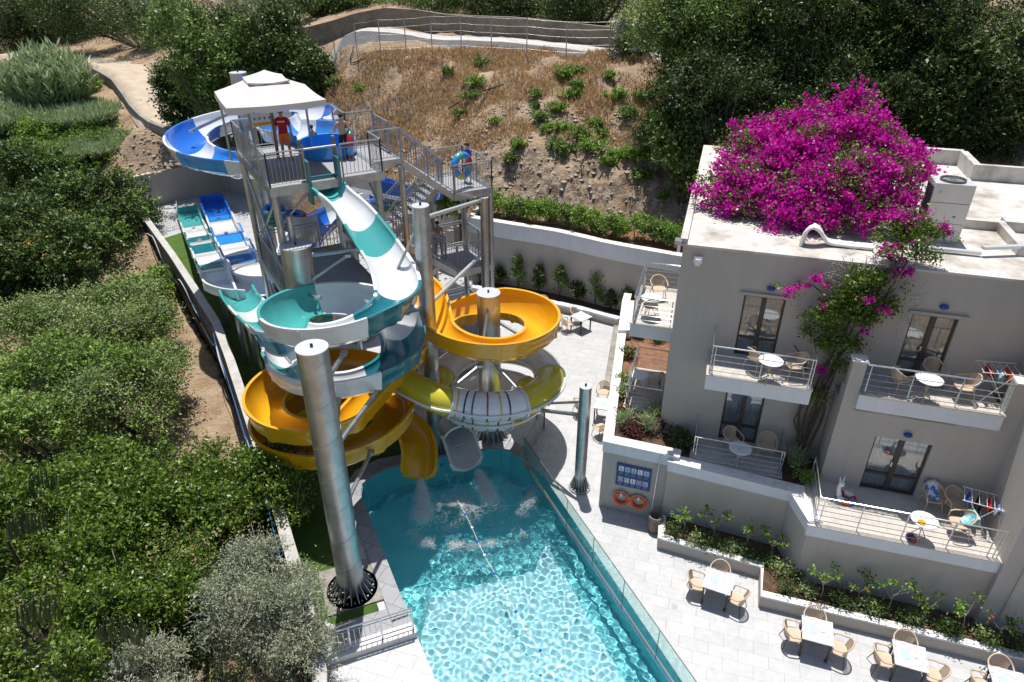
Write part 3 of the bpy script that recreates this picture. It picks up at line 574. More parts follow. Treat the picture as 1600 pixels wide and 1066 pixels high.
# ---------------------------------------------------------------- steel columns
def column(label, x, y, z, dia, arms=(), zb=0, fl=True, pad=False):
    t = thing('steel_column', label, 'column', (x, y, zb), 'galvanised slide columns'); r = dia/2; b = MB(); b.lathe((x, y, 0), [(r, zb), (r, z)], 36)
    # welded spiral seam
    N = 40*max(1, int((z-zb)/1.2)); L_ = []
    for i in range(N+1):
        a = i/40*2*math.pi; zz = zb+.3+i/40*1.15
        if zz > z-.05: break
        L_.append((x+math.cos(a)*r, y+math.sin(a)*r, zz))
    if len(L_) > 2: b.tube(L_, .008, 4)
    b.build('shaft', M['galv'], t, smooth=50)
    b = MB(); b.lathe((x, y, z), [(0, .0), (r*1.02, 0), (r*1.02, .03), (0, .03)], 36); b.build('cap_plate', M['capplate'], t, smooth=30)
    b = MB(); b.box(lambda u, v, w: (x+u, y+v, z+w), -.035, .035, -.01, .01, .03, .13); b.build('lifting_lug', M['black'], t)
    if fl:
        b = MB(); b.lathe((x, y, zb+.02), [(0, .0), (r*1.95, .0), (r*1.95, .05), (0, .05)], 36)
        for k in range(18):
            a = k*2*math.pi/18; c, s = math.cos(a), math.sin(a); n_ = Vector((-s, c, 0))*.012; o = Vector((x, y, 0))
            V = [o+Vector((c*r, s*r, zb+.07)), o+Vector((c*r*1.75, s*r*1.75, zb+.07)), o+Vector((c*r*1.02, s*r*1.02, zb+.55))]
            b.add([v+n_ for v in V]+[v-n_ for v in V], [(0, 1, 2), (5, 4, 3), (0, 3, 4, 1), (1, 4, 5, 2), (2, 5, 3, 0)])
            b.cyl(o+Vector((c*r*1.6, s*r*1.6, zb+.07))+n_*8, o+Vector((c*r*1.6, s*r*1.6, zb+.13))+n_*8, .025, n=6)
        b.build('base_flange', M['galvrail'], t)
    for (p, q, rr) in arms:
        b = MB(); b.cyl(p, q, rr, n=8); e = Vector(q); b.box(lambda u, v, w: (e.x+u, e.y+v, e.z+w), -.1, .1, -.1, .1, -.05, .05); b.build('support_arm', M['galv'], t, smooth=40)
    if pad: b = MB(); f = Frame((x, y), 22); b.box(f, -.85, .8, -.75, 1.0, -.05, .07); o = b.build('footing_pad', M['concrete'], t)
cA = Vector((-4.83, 14.35, 0))
def on(c, z): return (c[0], c[1], z)
column('tall front steel column with a rounded pale cap standing left of the pool', -4.83, 14.35, 8.5, .78,
       [(on(cA, 5.5), (-5.3, 17.55, 5.0), .07), (on(cA, 4.7), (-5.3, 17.55, 4.9), .06), (on(cA, 5.2), (-4.0, 18.0, 5.1), .07), (on(cA, 7.2), (-5.0, 17.6, 6.4), .07), (on(cA, 3.0), (-4.5, 17.3, 2.9), .07)], pad=True)
column('short wide steel column top in front of the tower beside the teal chute', -7.35, 21.95, 8.05, 1.06, [((-7.0, 21.9, 7.7), (-5.2, 22.0, 7.9), .08), ((-6.9, 21.7, 6.9), (-5.6, 21.95, 7.7), .06), ((-7.2, 21.6, 6.4), (-6.6, 21.1, 6.5), .06)])
column('slim tall steel column between the teal spiral and the stair tower', -2.9, 21.05, 9.75, .55, [((-2.9, 21.05, 9.3), (-3.9, 20.9, 7.4), .05), ((-2.9, 21.05, 6.2), (-3.5, 20.4, 6.3), .07), ((-2.9, 21.05, 4.9), (-2.4, 21.0, 4.5), .06)])
column('steel column standing in the middle of the orange ring and striped tube', -.83, 21.85, 6.3, .83, [((-.83, 21.6, 6.0), (-1.1, 19.95, 4.5), .05), ((-.6, 21.9, 5.2), (1.0, 21.3, 4.4), .06), ((-.83, 21.85, 3.6), (.8, 20.2, 2.6), .06), ((-.9, 21.85, 3.6), (-2.6, 20.3, 2.9), .06)])
column('thin dark steel column on the terrace holding the striped tube with two arms', 2.42, 18.87, 4.35, .4, [((2.4, 18.87, 3.2), (1.0, 20.0, 2.6), .07), ((2.4, 18.87, 3.75), (1.25, 20.2, 2.75), .05)])
column('steel column rising above the awning inside the blue ring', -13.1, 35.0, 11.55, .78, [((-13.1, 35, 10.0), (-15.6, 34.2, 9.0), .08), ((-13.1, 35, 9.2), (-11.6, 31.3, 8.2), .08), ((-13.1, 35, 9.0), (-10.2, 34.5, 8.9), .08), ((-13.1, 35, 8), (-14, 31.4, 8.0), .07)])
column('steel column with flat white cap behind the platform stairs', -7.55, 29.9, 10.55, .8, [((-7.55, 29.9, 9.0), (-9.2, 30.2, 9.2), .07)])
for p, lb in (((-12.3, 27.4), 'left steel post under the striped saddle of the slide lanes'), ((-11.5, 26.6), 'right steel post under the striped saddle of the slide lanes')):
    column(lb, p[0], p[1], 2.95, .3, fl=False)
# ---------------------------------------------------------------- slide tower
tower = thing('slide_tower', 'galvanised steel slide tower with railed platforms and switchback stairs', 'tower')
def rails(parent, pts, h=1.15, gap=.13, post=1.3, r=.026, m='galvrail', mid=False, toe=True, name='railing', rb=.01, ends=True):
    b = MB(); U = Vector((0, 0, 1))
    for a, c in zip(pts[:-1], pts[1:]):
        a = Vector(a); c = Vector(c); b.tube([a+U*h, c+U*h], r, 6); b.tube([a+U*.13, c+U*.13], r*.7, 5); b.tube([a+U*(h-.12), c+U*(h-.12)], r*.6, 5)
        L_ = (c-a).length; n = max(1, int(L_/gap))
        for i in range(1, n): p = a.lerp(c, i/n); b.cyl(p+U*.13, p+U*(h-.12), rb, n=4)
        k = max(1, int(round(L_/post)))
        for i in range(k+1): p = a.lerp(c, i/k); b.cyl(p-U*.2, p+U*h, r*1.15, n=6)
    return b.build(name, M[m], parent, smooth=40)
def deckbox(a0, a1, b0, b1, z, name='platform', m='grate'):
    b = MB(); b.box(T, a0+.05, a1-.05, b0+.05, b1-.05, z-.06, z); o = b.build(name, M[m], tower)
    b = MB(); e = .09
    b.box(T, a0, a1, b0-.0, b0+e, z-.26, z+.03); b.box(T, a0, a1, b1-e, b1, z-.26, z+.03); b.box(T, a0, a0+e, b0+e, b1-e, z-.26, z+.028); b.box(T, a1-e, a1, b0+e, b1-e, z-.26, z+.028)
    k = a0+1.2
    while k < a1-.3: b.box(T, k, k+.08, b0+e, b1-e, z-.24, z-.062); k += 1.2
    b.build('deck_frame', M['galv'], o)
PZ = 10.0
deckbox(0, 3.95, 0, 5.6, PZ); deckbox(3.95, 5.1, 1.25, 4.0, PZ-.001)
ST = 1.15
def flight(a0, a1, b0, z0, z1, n=9):
    w = ST; f = MB(); s = MB(); st = thing
    for i in range(n):
        t = (i+.5)/n; a = a0+(a1-a0)*t; z = z0+(z1-z0)*(i+1)/(n+1); f.box(T, a-.13, a+.13, b0+.04, b0+w-.04, z-.04, z)
    for bb in (b0, b0+w-.04):
        V = [T(a0, bb, z0-.28), T(a1, bb, z1-.28), T(a1, bb, z1+.02), T(a0, bb, z0+.02)]; V2 = [T(a0, bb+.04, z0-.28), T(a1, bb+.04, z1-.28), T(a1, bb+.04, z1+.02), T(a0, bb+.04, z0+.02)]
        s.add(V+V2, [(0, 1, 2, 3), (7, 6, 5, 4), (0, 4, 5, 1), (3, 2, 6, 7), (1, 5, 6, 2), (0, 3, 7, 4)])
    o = s.build('stair_stringer', M['galv'], tower); f.build('treads', M['galvrail'], o)
    for bb in (b0+.02, b0+w-.02): rails(tower, [T(a0, bb, z0), T(a1, bb, z1)], name='stair_railing')
LA, LB = 7.2, 8.95
b0a, b0b = 1.3, 2.75
flight(5.1, LA, b0a, PZ, 8.3); deckbox(LA, LB, 1.25, 4.0, 8.3)
flight(LA, 5.1, b0b, 8.3, 6.6); deckbox(3.3, 5.1, 1.25, 4.0, 6.6)
flight(5.1, LA, b0a, 6.6, 4.95); deckbox(LA, LB, 1.25, 4.0, 4.95)
flight(LA, 5.1, b0b, 4.95, 3.3); deckbox(3.3, 5.1, 1.25, 4.0, 3.3)
flight(5.1, LA, b0a, 3.3, 1.65); deckbox(LA, LB, 1.25, 4.0, 1.65); flight(LA, 5.1, b0b, 1.65, .05)
for z in (8.3, 4.95, 1.65):
    rails(tower, [T(LA+.05, 1.3, z), T(LB-.05, 1.3, z), T(LB-.05, 3.95, z), T(LA+.05, 3.95, z)])
    rails(tower, [T(LA+.03, b0a+ST, z), T(LA+.03, b0b, z)])
for z in (6.6, 3.3): rails(tower, [T(5.05, 1.3, z), T(3.35, 1.3, z), T(3.35, 3.95, z), T(5.05, 3.95, z)])
deckbox(0, 3.3, 0, 4.5, 5.9); rails(tower, [T(.05, .05, 5.9), T(.05, 4.4, 5.9), T(2.4, 4.4, 5.9)])
# railings of the top platform
rails(tower, [T(1.25, .05, PZ), T(.05, .05, PZ), T(.05, 5.55, PZ), T(1.6, 5.55, PZ)])
rails(tower, [T(2.5, .05, PZ), T(3.9, .05, PZ)]); rails(tower, [T(3.9, .05, PZ), T(3.9, 1.28, PZ), T(5.1, 1.28, PZ)])
rails(tower, [T(5.1, 3.95, PZ-.0), T(5.1, 2.5, PZ)]); rails(tower, [T(5.05, 3.95, PZ), T(3.95, 3.95, PZ), T(3.95, 5.55, PZ)], h=1.3)
b = MB(); b.tube([T(1.3, .1, 11.12), T(2.38, .1, 11.12)], .035, 8)
b.build('start_bar', M['galvrail'], tower, smooth=40)
b = MB()
for a in (1.28, 2.42): b.box(T, a-.05, a+.05, .42, .54, PZ, PZ+1.35)
b.build('wooden_post', M['wood'], tower)
for (a, bb, zt) in ((.15, .15, PZ-.2), (3.75, .2, PZ-.2), (.15, 5.3, PZ-.2), (3.8, 5.3, PZ-.2), (LA+.1, 3.85, 8.1), (LB-.1, 1.35, 8.1), (LB-.1, 3.85, 8.1), (5.0, 4.1, PZ-.2), (5.0, 1.1, PZ-.2), (.5, .15, 9.0)):
    p = T(a, bb, 0); b = MB(); b.cyl((p.x, p.y, 0), (p.x, p.y, zt), .12, n=16); b.cyl((p.x, p.y, 0), (p.x, p.y, .03), .22, n=16); b.build('post', M['galv'], tower, smooth=40)
for (p, q) in ((T(.15, .15, 5.9), T(.15, 5.3, 9.6)), (T(.15, .15, 9.6), T(.15, 5.3, 6.2)), (T(.15, .15, .3), T(.15, 5.3, 5.7)), (T(3.75, .2, 8.6), T(2.4, .2, 9.7)), (T(.15, .2, 8.6), T(1.3, .2, 9.7)), (T(3.75, .2, 8.6), T(3.75, 1.6, 9.7))):
    b = MB(); b.cyl(p, q, .045, n=8); b.build('brace', M['galv'], tower, smooth=40)
# pole and long pipes right of the stairs
sp_ = thing('steel_column', 'slim grey steel column at the right of the stair tower with two long pipe arms', 'column', (-1.2, 27.6, 0), 'galvanised slide columns')
q = VY(756, 309, 27.2); b = MB(); b.cyl((q.x, q.y, 0), (q.x, q.y, q.z), .17, n=20); b.build('shaft', M['galv'], sp_, smooth=40); b = MB(); b.cyl((q.x, q.y, q.z), (q.x, q.y, q.z+.03), .19, n=20); b.build('cap_plate', M['capplate'], sp_, smooth=40)
for a_, c_ in ((VY(752, 313, 27.2), Vector((-2.95, 21.4, 9.2))), (VY(752, 398, 27.2), Vector((-2.95, 21.4, 6.0)))):
    b = MB(); b.cyl(a_, c_, .075, n=10); b.build('pipe_arm', M['capplate'], sp_, smooth=40)
# sign on the railing, mat, awning
sg = thing('rules_sign', 'white rules sign with small coloured pictograms on the platform railing', 'sign')
f = Frame(T(1.0, 4.6, 0), 30); b = MB(); b.box(f, -.38, .38, 0, .03, 11.0, 12.0); b.build('board', M['plainwhite'], sg)
b = MB(); b.box(f, -.46, -.39, -.02, .05, 10, 12.3); b.build('pole', M['galvrail'], sg)
for r_, mk in ((0, 'bhose'), (1, 'red'), (2, 'bhose')):
    for c in range(4): b = MB(); b.lathe(f(-.27+c*.18, -.006, 11.78-r_*.24), [(0, 0), (.055, 0)], 14, axis='y'); b.build('pictogram', M[mk], sg)
b = MB(); b.box(f, -.33, .33, -.008, -.001, 11.05, 11.15); b.build('notice_bar', M['yellow'], sg)
rm = MB(); rm.box(T, .35, 2.3, .5, 2.5, PZ+.002, PZ+.02); rm.build('rubber_mat', M['beigedark'], label='dark rubber mat lying on the top platform by the teal slide gate', cat='mat')
aw = thing('awning', 'off white square awning with a small vented top over the platform', 'awning')
ac = Vector((-8.35, 24.75, 0)); F2 = Frame(ac, 27)
hw = 1.58
def pyr(b, h, z0, z1, top, drop, n=8, sag=.02):
    # four sloping panels with a slight sag and a hanging valance
    cs = [(-1, -1), (1, -1), (1, 1), (-1, 1)]
    for k in range(4):
        a, c = cs[k], cs[(k+1) % 4]; V = []
        for i in range(n+1):
            t = i/n
            for j in range(n+1):
                s = j/n; rr = h*(1-t)+top*t; x = a[0]+(c[0]-a[0])*s; y = a[1]+(c[1]-a[1])*s; V.append(F2(x*rr, y*rr, z0+(z1-z0)*t-sag*math.sin(math.pi*t)*.8-.05*math.sin(math.pi*s)*(1-t)))
        b.add(V, [(i*(n+1)+j, i*(n+1)+j+1, (i+1)*(n+1)+j+1, (i+1)*(n+1)+j) for i in range(n) for j in range(n)])
        V = []
        for j in range(n+1):
            s = j/n; x = a[0]+(c[0]-a[0])*s; y = a[1]+(c[1]-a[1])*s; z = z0-.05*math.sin(math.pi*s); V += [F2(x*h, y*h, z), F2(x*h*1.012, y*h*1.012, z-drop-.03*math.sin(j*2.3))]
        b.add(V, [(2*j, 2*j+2, 2*j+3, 2*j+1) for j in range(n)])
b = MB(); pyr(b, hw, 12.42, 12.95, .5, .2); b.build('canopy', M['cloth'], aw, smooth=35)
b = MB(); pyr(b, .66, 12.97, 13.24, .01, .05, 5, .02); b.build('vent_cap', M['cloth'], aw, smooth=35)
b = MB(); b.cyl(F2(.1, .9, PZ), F2(.05, .3, 12.9), .06, n=10); b.build('mast', M['wood'], aw, smooth=40)
for x, y in ((1, 1), (-1, 1)):
    b = MB(); b.cyl(F2(x*(hw-.1), y*(hw-.1), PZ), F2(x*(hw-.1), y*(hw-.1), 12.46), .045, n=8); b.build('leg', M['galvrail'], aw, smooth=40)
for x, y in ((-1, -1), (1, -1), (1, 1), (-1, 1)):
    b = MB(); b.cyl(F2(x*(hw-.1), y*(hw-.1), 12.42), F2(0, 0, 12.88), .025, n=6); b.build('rafter', M['galvrail'], aw, smooth=40)
# deck fences
fp = thing('metal_fence', 'low galvanised fence on the pale deck beside the teal lane end', 'fence'); rails(fp, [G(240, 367, 0), G(283, 355, 0)], m='capplate', name='fence_panel'); rails(fp, [G(283, 355, 0), G(281, 338, 0)], m='capplate', name='fence_panel')
fp = thing('metal_fence', 'long dark fence on the deck seen under the platform', 'fence'); rails(fp, [G(440, 352, 0), G(500, 338, 0), G(566, 325, 0)], m='darkrail', h=1.2, name='fence_panel')
fp = thing('metal_fence', 'grey fence behind the orange ring near the foot of the stairs', 'fence'); rails(fp, [G(655, 505, 0), G(726, 486, 0), G(745, 500, 0)], m='galvrail', h=1.1, name='fence_panel')
fp = thing('metal_fence', 'short pale fence between the orange chute and the slim column', 'fence'); rails(fp, [G(632, 678, 0), G(668, 668, 0)], m='capplate', h=1.05, name='fence_panel'); 
fp = thing('metal_fence', 'short steel railing standing by the far end of the glass fence', 'fence'); rails(fp, [G(824, 718, 0), G(850, 672, 0), G(838, 655, 0)], m='galvrail', h=1.1, name='fence_panel')
# glass pool fence
gf = thing('glass_fence', 'clear frameless glass fence along the right edge of the pool', 'fence'); a = Vector((.42, 20.25, 0)); c = Vector((4.62, 10.35, 0)); k = 6; dd = (c-a).normalized(); f = Frame(a, math.degrees(math.atan2(dd.y, dd.x))); Lg = (c-a).length
for i in range(k):
    b = MB(); b.box(f, Lg*i/k+.012, Lg*(i+1)/k-.012, -.007, .007, .06, 1.2); b.build('glass_panel', M['glass'], gf)
b = MB(); b.box(f, 0, Lg, -.05, .05, 0.005, .09); b.build('base_channel', M['inox'], gf)
for i in range(k):
    b = MB(); b.box(f, Lg*i/k+.012, Lg*(i+1)/k-.012, -.011, .011, 1.2, 1.218); b.box(f, Lg*(i+1)/k-.012, Lg*(i+1)/k-.001, -.009, .009, .09, 1.2); b.build('edge', M['darkrail'], gf)
# front left kerb with railing
p0, p1 = G(536, 1034, 0), G(652, 996, 0); dd = (p1-p0).normalized(); f = Frame(p0, math.degrees(math.atan2(dd.y, dd.x))); Lk = (p1-p0).length
fk = thing('kerb_railing', 'low white kerb with a bright steel railing at the front left of the pool', 'railing'); b = MB(); b.box(f, -.6, Lk, 0, .38, 0, .22); b.build('kerb', M['whitecap'], fk)
rails(fk, [f(-.6, .15, .22), f(Lk-.06, .15, .22)], h=.85, gap=.14, m='inox', name='railing', post=.95, r=.024)
b = MB(); b.box(f, -.3, Lk-.02, .42, 1.25, .0, .03); b.build('paved_path', M['coping'], kind='structure')
# lane rope with floats
rope = thing('lane_rope', 'thin rope with blue and white floats crossing the pool', 'rope'); RP = [G(686, 716, .1)]+[G(x, y, -.04) for x, y in ((690, 727), (710, 772), (733, 815), (757, 868), (790, 925), (822, 985), (855, 1030), (885, 1066))]+[Vector((1.3, 9.2, -.04))]
RQ = cat_rom(RP, .32); b = MB(); b.tube(RQ, .008, 5); b.build('rope', M['plainwhite'], rope)
for i, p in enumerate(RQ[1::1]):
    if i % 2 == 0: b = MB(); b.ball(p, .055, n=10); b.build('float', M['plainwhite' if i % 4 else 'bhose'], rope, smooth=60)
# splash: countless droplets under each exit
def splash(name, label, p, q, n, seed):
    r = random.Random(seed); b = MB()
    for _ in range(n):
        t = r.random()**.7; c = Vector(p).lerp(Vector(q), t); c.z = p[2]+(q[2]-p[2])*t**1.6; s = .1+.28*t; c += Vector((r.gauss(0, s*.5), r.gauss(0, s*.6), abs(r.gauss(0, .05)))); z = r.uniform(.004, .012)
        b.add([c+Vector((z, 0, -z)), c+Vector((-z, z, 0)), c+Vector((-z, -z, 0)), c+Vector((0, 0, z*1.4))], [(0, 1, 3), (1, 2, 3), (2, 0, 3), (0, 2, 1)])
    b.build(name, M['plainwhite'], kind='stuff', label=label, cat='splash')
splash('splash', 'white spray where the orange slide empties into the pool', (-3.25, 18.8, .4), (-3.0, 17.3, -.05), 7000, 1)
splash('splash', 'white spray where the tube slide empties into the pool', (-1.25, 19.4, .3), (-.75, 18.2, -.05), 7000, 2)

rg_ = np.random.RandomState(9); parts_ = []
def foam_glint_arc(n, c, r, a0, a1, w, zd=.5):
    a = np.radians(rg_.uniform(a0, a1, n)); rr = r+rg_.normal(size=n)*w*(.5+.8*np.abs(np.sin(a*2.3))); parts_.append(np.stack([c[0]+np.cos(a)*rr, c[1]+np.sin(a)*rr, -.085+.05*rg_.rand(n)], 1))
foam_glint_arc(17000, (-1.55, 19.3), 3.15, -128, -52, .13); foam_glint_arc(9000, (-1.5, 19.6), 1.7, -150, -40, .3, .3); foam_glint_arc(12000, (-.75, 18.6), .5, -180, 180, .3, .3); foam_glint_arc(13000, (-1.75, 18.0), .45, -180, 180, .3); foam_glint_arc(7000, (-3.05, 17.8), .25, -180, 180, .2, .3); foam_glint_arc(6000, (-.2, 18.6), .9, -80, 30, .16)  # white flecks for foam; the arcs also stand in for sun glints
P0 = np.concatenate(parts_); keep_ = fbm(P0[:, 0]*2.6, P0[:, 1]*2.6, 4, 77)+.6*rg_.rand(len(P0)) > .5; P0 = P0[keep_]; n = len(P0)
s_ = (.005+.008*rg_.rand(n))[:, None]; tet = np.array([[1, 0, -.4], [-.6, .8, -.4], [-.6, -.8, -.4], [0, 0, 1]]); co = (P0[:, None, :]+tet[None]*s_[:, :, None]).reshape(-1, 3)
fc_ = (np.arange(n)[:, None, None]*4+np.array([[0, 1, 3], [1, 2, 3], [2, 0, 3], [0, 2, 1]])[None]).reshape(-1, 3)
link('foam', fastmesh('foam', co, 3, M['plainwhite'], False, fc_), label='white foam bubbles and glint-like arcs in the churning far end of the pool', cat='foam', kind='stuff')
# ---------------------------------------------------------------- hotel building
hb = thing('hotel_building', 'grey brown rendered hotel block with white stained flat roof and steel railed balconies', 'building')
ZR = 9.33; F2Z = 5.93; F1Z = 2.65
def panelwall(b, fr, u0, u1, z0, z1, v0, v1, holes):
    us = sorted({u0, u1}|{h[0] for h in holes}|{h[1] for h in holes}); zs = sorted({z0, z1}|{h[2] for h in holes}|{h[3] for h in holes})
    for a, c in zip(us[:-1], us[1:]):
        run = None
        for p, q in zip(zs[:-1], zs[1:]):
            m = ((a+c)/2, (p+q)/2)
            if any(h[0] < m[0] < h[1] and h[2] < m[1] < h[3] for h in holes): continue
            b.box(fr, a, c, v0, v1, p, q)
D2 = [(1.93, 3.1, F2Z, 7.97), (6.42, 7.58, F2Z, 8.02)]; D1 = [(1.93, 3.12, F1Z, 4.57)]
DB = [(6.12, 7.62, F1Z, 4.62)]
b = MB(); panelwall(b, B, 0, 9.42, -.2, ZR-.02, 0, .6, D2+D1); b.box(B, 0.0, 16, .6, 11.6, -.2, ZR-.021)
panelwall(b, B, 5.0, 9.4, -.2, 5.98, -1.25, -.65, DB); b.box(B, 5.0, 9.4, -.65, -.001, -.2, 5.38)
b.box(B, 5.0, 5.36, -1.251, -.9, 5.981, 6.95); b.box(B, 8.95, 9.4, -1.251, -.9, 5.981, 6.95)
b.box(B, 9.4, 17, -3.45, .599, -.2, ZR-.02)
b.box(B, 9.86, 10.1, -3.50, -3.45, -.2, 7)
b.build('wall', M['render'], hb)
b = MB()
b.box(B, -.06, 17, -.06, 11.7, ZR-.02, ZR+.05); b.box(B, 9.36, 17, -3.52, -.061, ZR-.02, ZR+.05)
b.box(B, -.1, .1, -.02, 5.2, ZR+.05, ZR+.2); b.box(B, 5.0, 9.75, 11.3, 11.55, ZR+.05, ZR+.62); b.box(B, 9.6, 9.85, 9.5, 11.3, ZR+.05, ZR+.62); b.box(B, 9.6, 17, 9.3, 9.5, ZR+.05, ZR+.62)
b.box(B, 7.75, 9.2, 3.7, 3.9, ZR+.05, ZR+.33); b.box(B, 9.0, 9.2, 1.7, 3.7, ZR+.05, ZR+.33); b.box(B, 9.2, 17, 3.75, 4.2, ZR+.05, ZR+.36)
b.build('roof', M['roof'], hb)
for (x, z, v) in ((5.18, 6.951, -1.07), (9.17, 6.951, -1.07)):
    b = MB(); b.box(B, x-.21, x+.21, v-.2, v+.2, z, z+.04); b.build('pillar_cap', M['whitecap'], hb)
def door(u0, u1, z0, z1, v, hood=True, leaf=2):
    d = MB(); e = .06; w = (u1-u0)
    y0, y1 = v+.10, v+.16
    d.box(B, u0, u0+e, y0, y1, z0, z1); d.box(B, u1-e, u1, y0, y1, z0, z1); d.box(B, u0+e, u1-e, y0, y1, z1-e, z1); d.box(B, u0+e, u1-e, y0, y1, z0, z0+e)
    c = u0+w*.5; d.box(B, c-.07, c+.07, y0-.02, y1, z0+e, z1-e); zz = z0+.55
    d.box(B, u0+e, c-.07, y0+.005, y1, zz, zz+.09); d.box(B, c+.07, u1-e, y0+.005, y1, zz, zz+.09)
    o = d.build('door', M['frame'], hb); g = MB(); g.box(B, u0+e, u1-e, y0+.03, y0+.036, z0+e, z1-e); g.build('glass', M['pane'], o)
    k = MB(); V = []; n = 46
    for i in range(n+1):
        u = u0+w*i/n; q = v+.36+.035*math.sin(i*1.3)+.015*math.sin(i*3.1); V += [B(u, q, z0), B(u, q, z1)]
    k.add(V, [(2*i, 2*i+2, 2*i+3, 2*i+1) for i in range(n)]); k.build('curtain', M['curtain'], o, smooth=60)
    g = MB(); g.box(B, c-.1, c-.075, y0-.05, y0-.02, z0+.95, z0+1.1); g.build('handle', M['inox'], o)
    if hood: h = MB(); h.box(B, u0-.12, u1+.2, v-.08, v-.002, z1+.05, z1+.13); h.build('hood', M['render'], hb)
for q in D2+D1: door(*q, 0, hood=q[3] > 5)
door(*DB[0], -1.25, hood=False)
for (u, z, v) in ((2.62, 8.3, 0), (7.1, 8.36, 0), (6.9, 4.86, -1.25)):
    b = MB(); b.ball(B(u, v-.05, z), .13, sc=(1, .8, .55)); b.build('wall_light', M['bcloth'], hb, smooth=60)
def brail(parent, pts, h=.95, n=4, r=.022, flare=False):
    b = MB(); U = Vector((0, 0, 1)); k = len(pts)
    for j in range(n): z = .12+(h-.22)*j/(n-.001); b.tube([p+U*z for p in pts], .011, 5)
    b.tube([p+U*h for p in pts], r, 8)
    for a, c in zip(pts[:-1], pts[1:]):
        L_ = (c-a).length; m = max(1, int(round(L_/1.25)))
        for i in range(m+1): p = a.lerp(c, min(.97, max(.03, i/m))); b.cyl(p, p+U*h, r*.8, n=6)
    return b.build('railing', M['inox'], parent, smooth=40)
def balcony(u0, u1, v0, v1, z, pts, h=.5, tile='balctile', fasc='fascia'):
    b = MB(); b.box(B, u0, u1, v0, v1, z-h, z-.03); o = b.build('balcony_slab', M[fasc], hb)
    b = MB(); b.box(B, u0-.02, u1+.02, v0-.03, v1, z-.03, z); b.build('floor_tiles', M[tile], o)
    if pts: brail(o, [B(u, v, z) for u, v in pts])
    return o
balcony(1.2, 4.12, -1.4, -.003, F2Z, [(1.26, -.15), (1.26, -1.34), (4.06, -1.34), (4.06, -.15)], h=.52)
balcony(1.12, 3.9, -1.45, -.003, F1Z, [(1.18, -.15), (1.18, -1.39), (3.84, -1.39), (3.84, -.15)], h=.3, fasc='renderwall')
o = balcony(5.36, 8.95, -1.38, -1.252, 6.02, None, h=.5); brail(o, [B(5.37, -1.3, 6.0), B(8.94, -1.3, 6.0)])
b = MB(); b.box(B, 5.36, 8.95, -1.25, -.002, 5.382, 5.99); b.build('balcony_floor', M['balctile'], hb)
balcony(-1.42, -.003, 1.15, 4.2, F2Z, [(-.08, 1.21), (-1.36, 1.21), (-1.36, 4.14), (-.08, 4.14)], h=.52)
balcony(-1.35, -.003, .85, 3.7, F1Z, [(-.08, .91), (-1.29, .91), (-1.29, 3.64), (-.08, 3.64)], h=.28, fasc='renderwall')
for z, v0, v1 in ((F2Z, 1.7, 3.6), (F1Z, 1.4, 3.2)):
    b = MB(); b.box(B, -.04, .0, v0, v1, z, z+2.05); b.build('side_door', M['frame'], hb)
b = MB(); b.box(B, .35, .6, -.14, -.003, 8.86, 9.05); b.box(B, .4, .55, -.19, -.141, 8.8, 8.99); b.build('security_light', M['plainwhite'], hb)
b = MB(); b.box(B, -.25, -.05, -.2, .1, 9.38, 9.5); b.build('flood_lamp', M['galv'], hb); b = MB(); b.cyl(B(-.12, 0, 9.1), B(-.12, 0, 9.4), .05, n=8); b.build('lamp_bracket', M['plainwhite'], hb)
# level-1 terrace on the right
tr = thing('terrace_block', 'projecting terrace of the lower flat with white band and long steel railing', 'terrace')
b = MB(); b.box(B, 4.6, 9.399, -3.25, -1.252, -.1, 2.25); b.build('wall', M['renderwall'], tr)
b = MB(); b.box(B, 4.55, 9.398, -3.32, -1.2522, 2.25, 2.64); b.build('band', M['fascia'], tr); b = MB(); b.box(B, 4.53, 9.3985, -3.35, -1.2525, 2.64, 2.67); b.build('floor_tiles', M['balctile'], tr)
brail(tr, [B(4.7, -1.35, 2.67), B(4.7, -3.2, 2.67), B(9.2, -3.2, 2.67), B(9.3, -3.2, 2.67)])
# AC unit, pipes on the roof
ac = thing('air_conditioner', 'tall grey outdoor air conditioning unit with a round top fan on the roof', 'air conditioner')
b = MB(); b.box(B, 6.6, 7.62, 2.2, 3.0, 9.46, 11.1); b.box(B, 6.65, 7.57, 2.25, 2.95, 9.38, 9.46); b.build('casing', M['paleg'], ac)
b = MB()
for i in range(16): b.box(B, 6.575, 6.6, 2.28, 2.93, 9.65+i*.085, 9.70+i*.085)
b.build('side_grille', M['black'], ac)
c = B(7.11, 2.6, 11.1); b = MB(); b.lathe((c.x, c.y, 11.1), [(.34, 0), (.34, .06), (.31, .06), (.31, .01)], 28)
for k in range(1, 6): b.torus((c.x, c.y, 11.14), .06*k, .006, 24, 4)
for k in range(8): a = k*math.pi/4; b.cyl((c.x, c.y, 11.145), (c.x+.33*math.cos(a), c.y+.33*math.sin(a), 11.145), .006, n=4)
b.build('fan_guard', M['darkrail'], ac)
b = MB(); b.box(B, 6.62, 7.6, 2.194, 2.2, 10.55, 10.56); b.box(B, 6.62, 7.6, 2.194, 2.2, 9.95, 9.96); b.box(B, 7.3, 7.34, 2.19, 2.2, 10.15, 10.2); b.build('panel_seam', M['black'], ac)
b = MB(); b.add([B(6.72, 2.192, 10.85), B(6.8, 2.192, 10.92), B(6.77, 2.192, 10.84)], [(0, 1, 2)]); b.build('badge', M['teal'], ac)
pp = thing('insulated_pipes', 'bundle of white insulated pipes arching out of the roof under the bougainvillea', 'pipes')
b = MB()
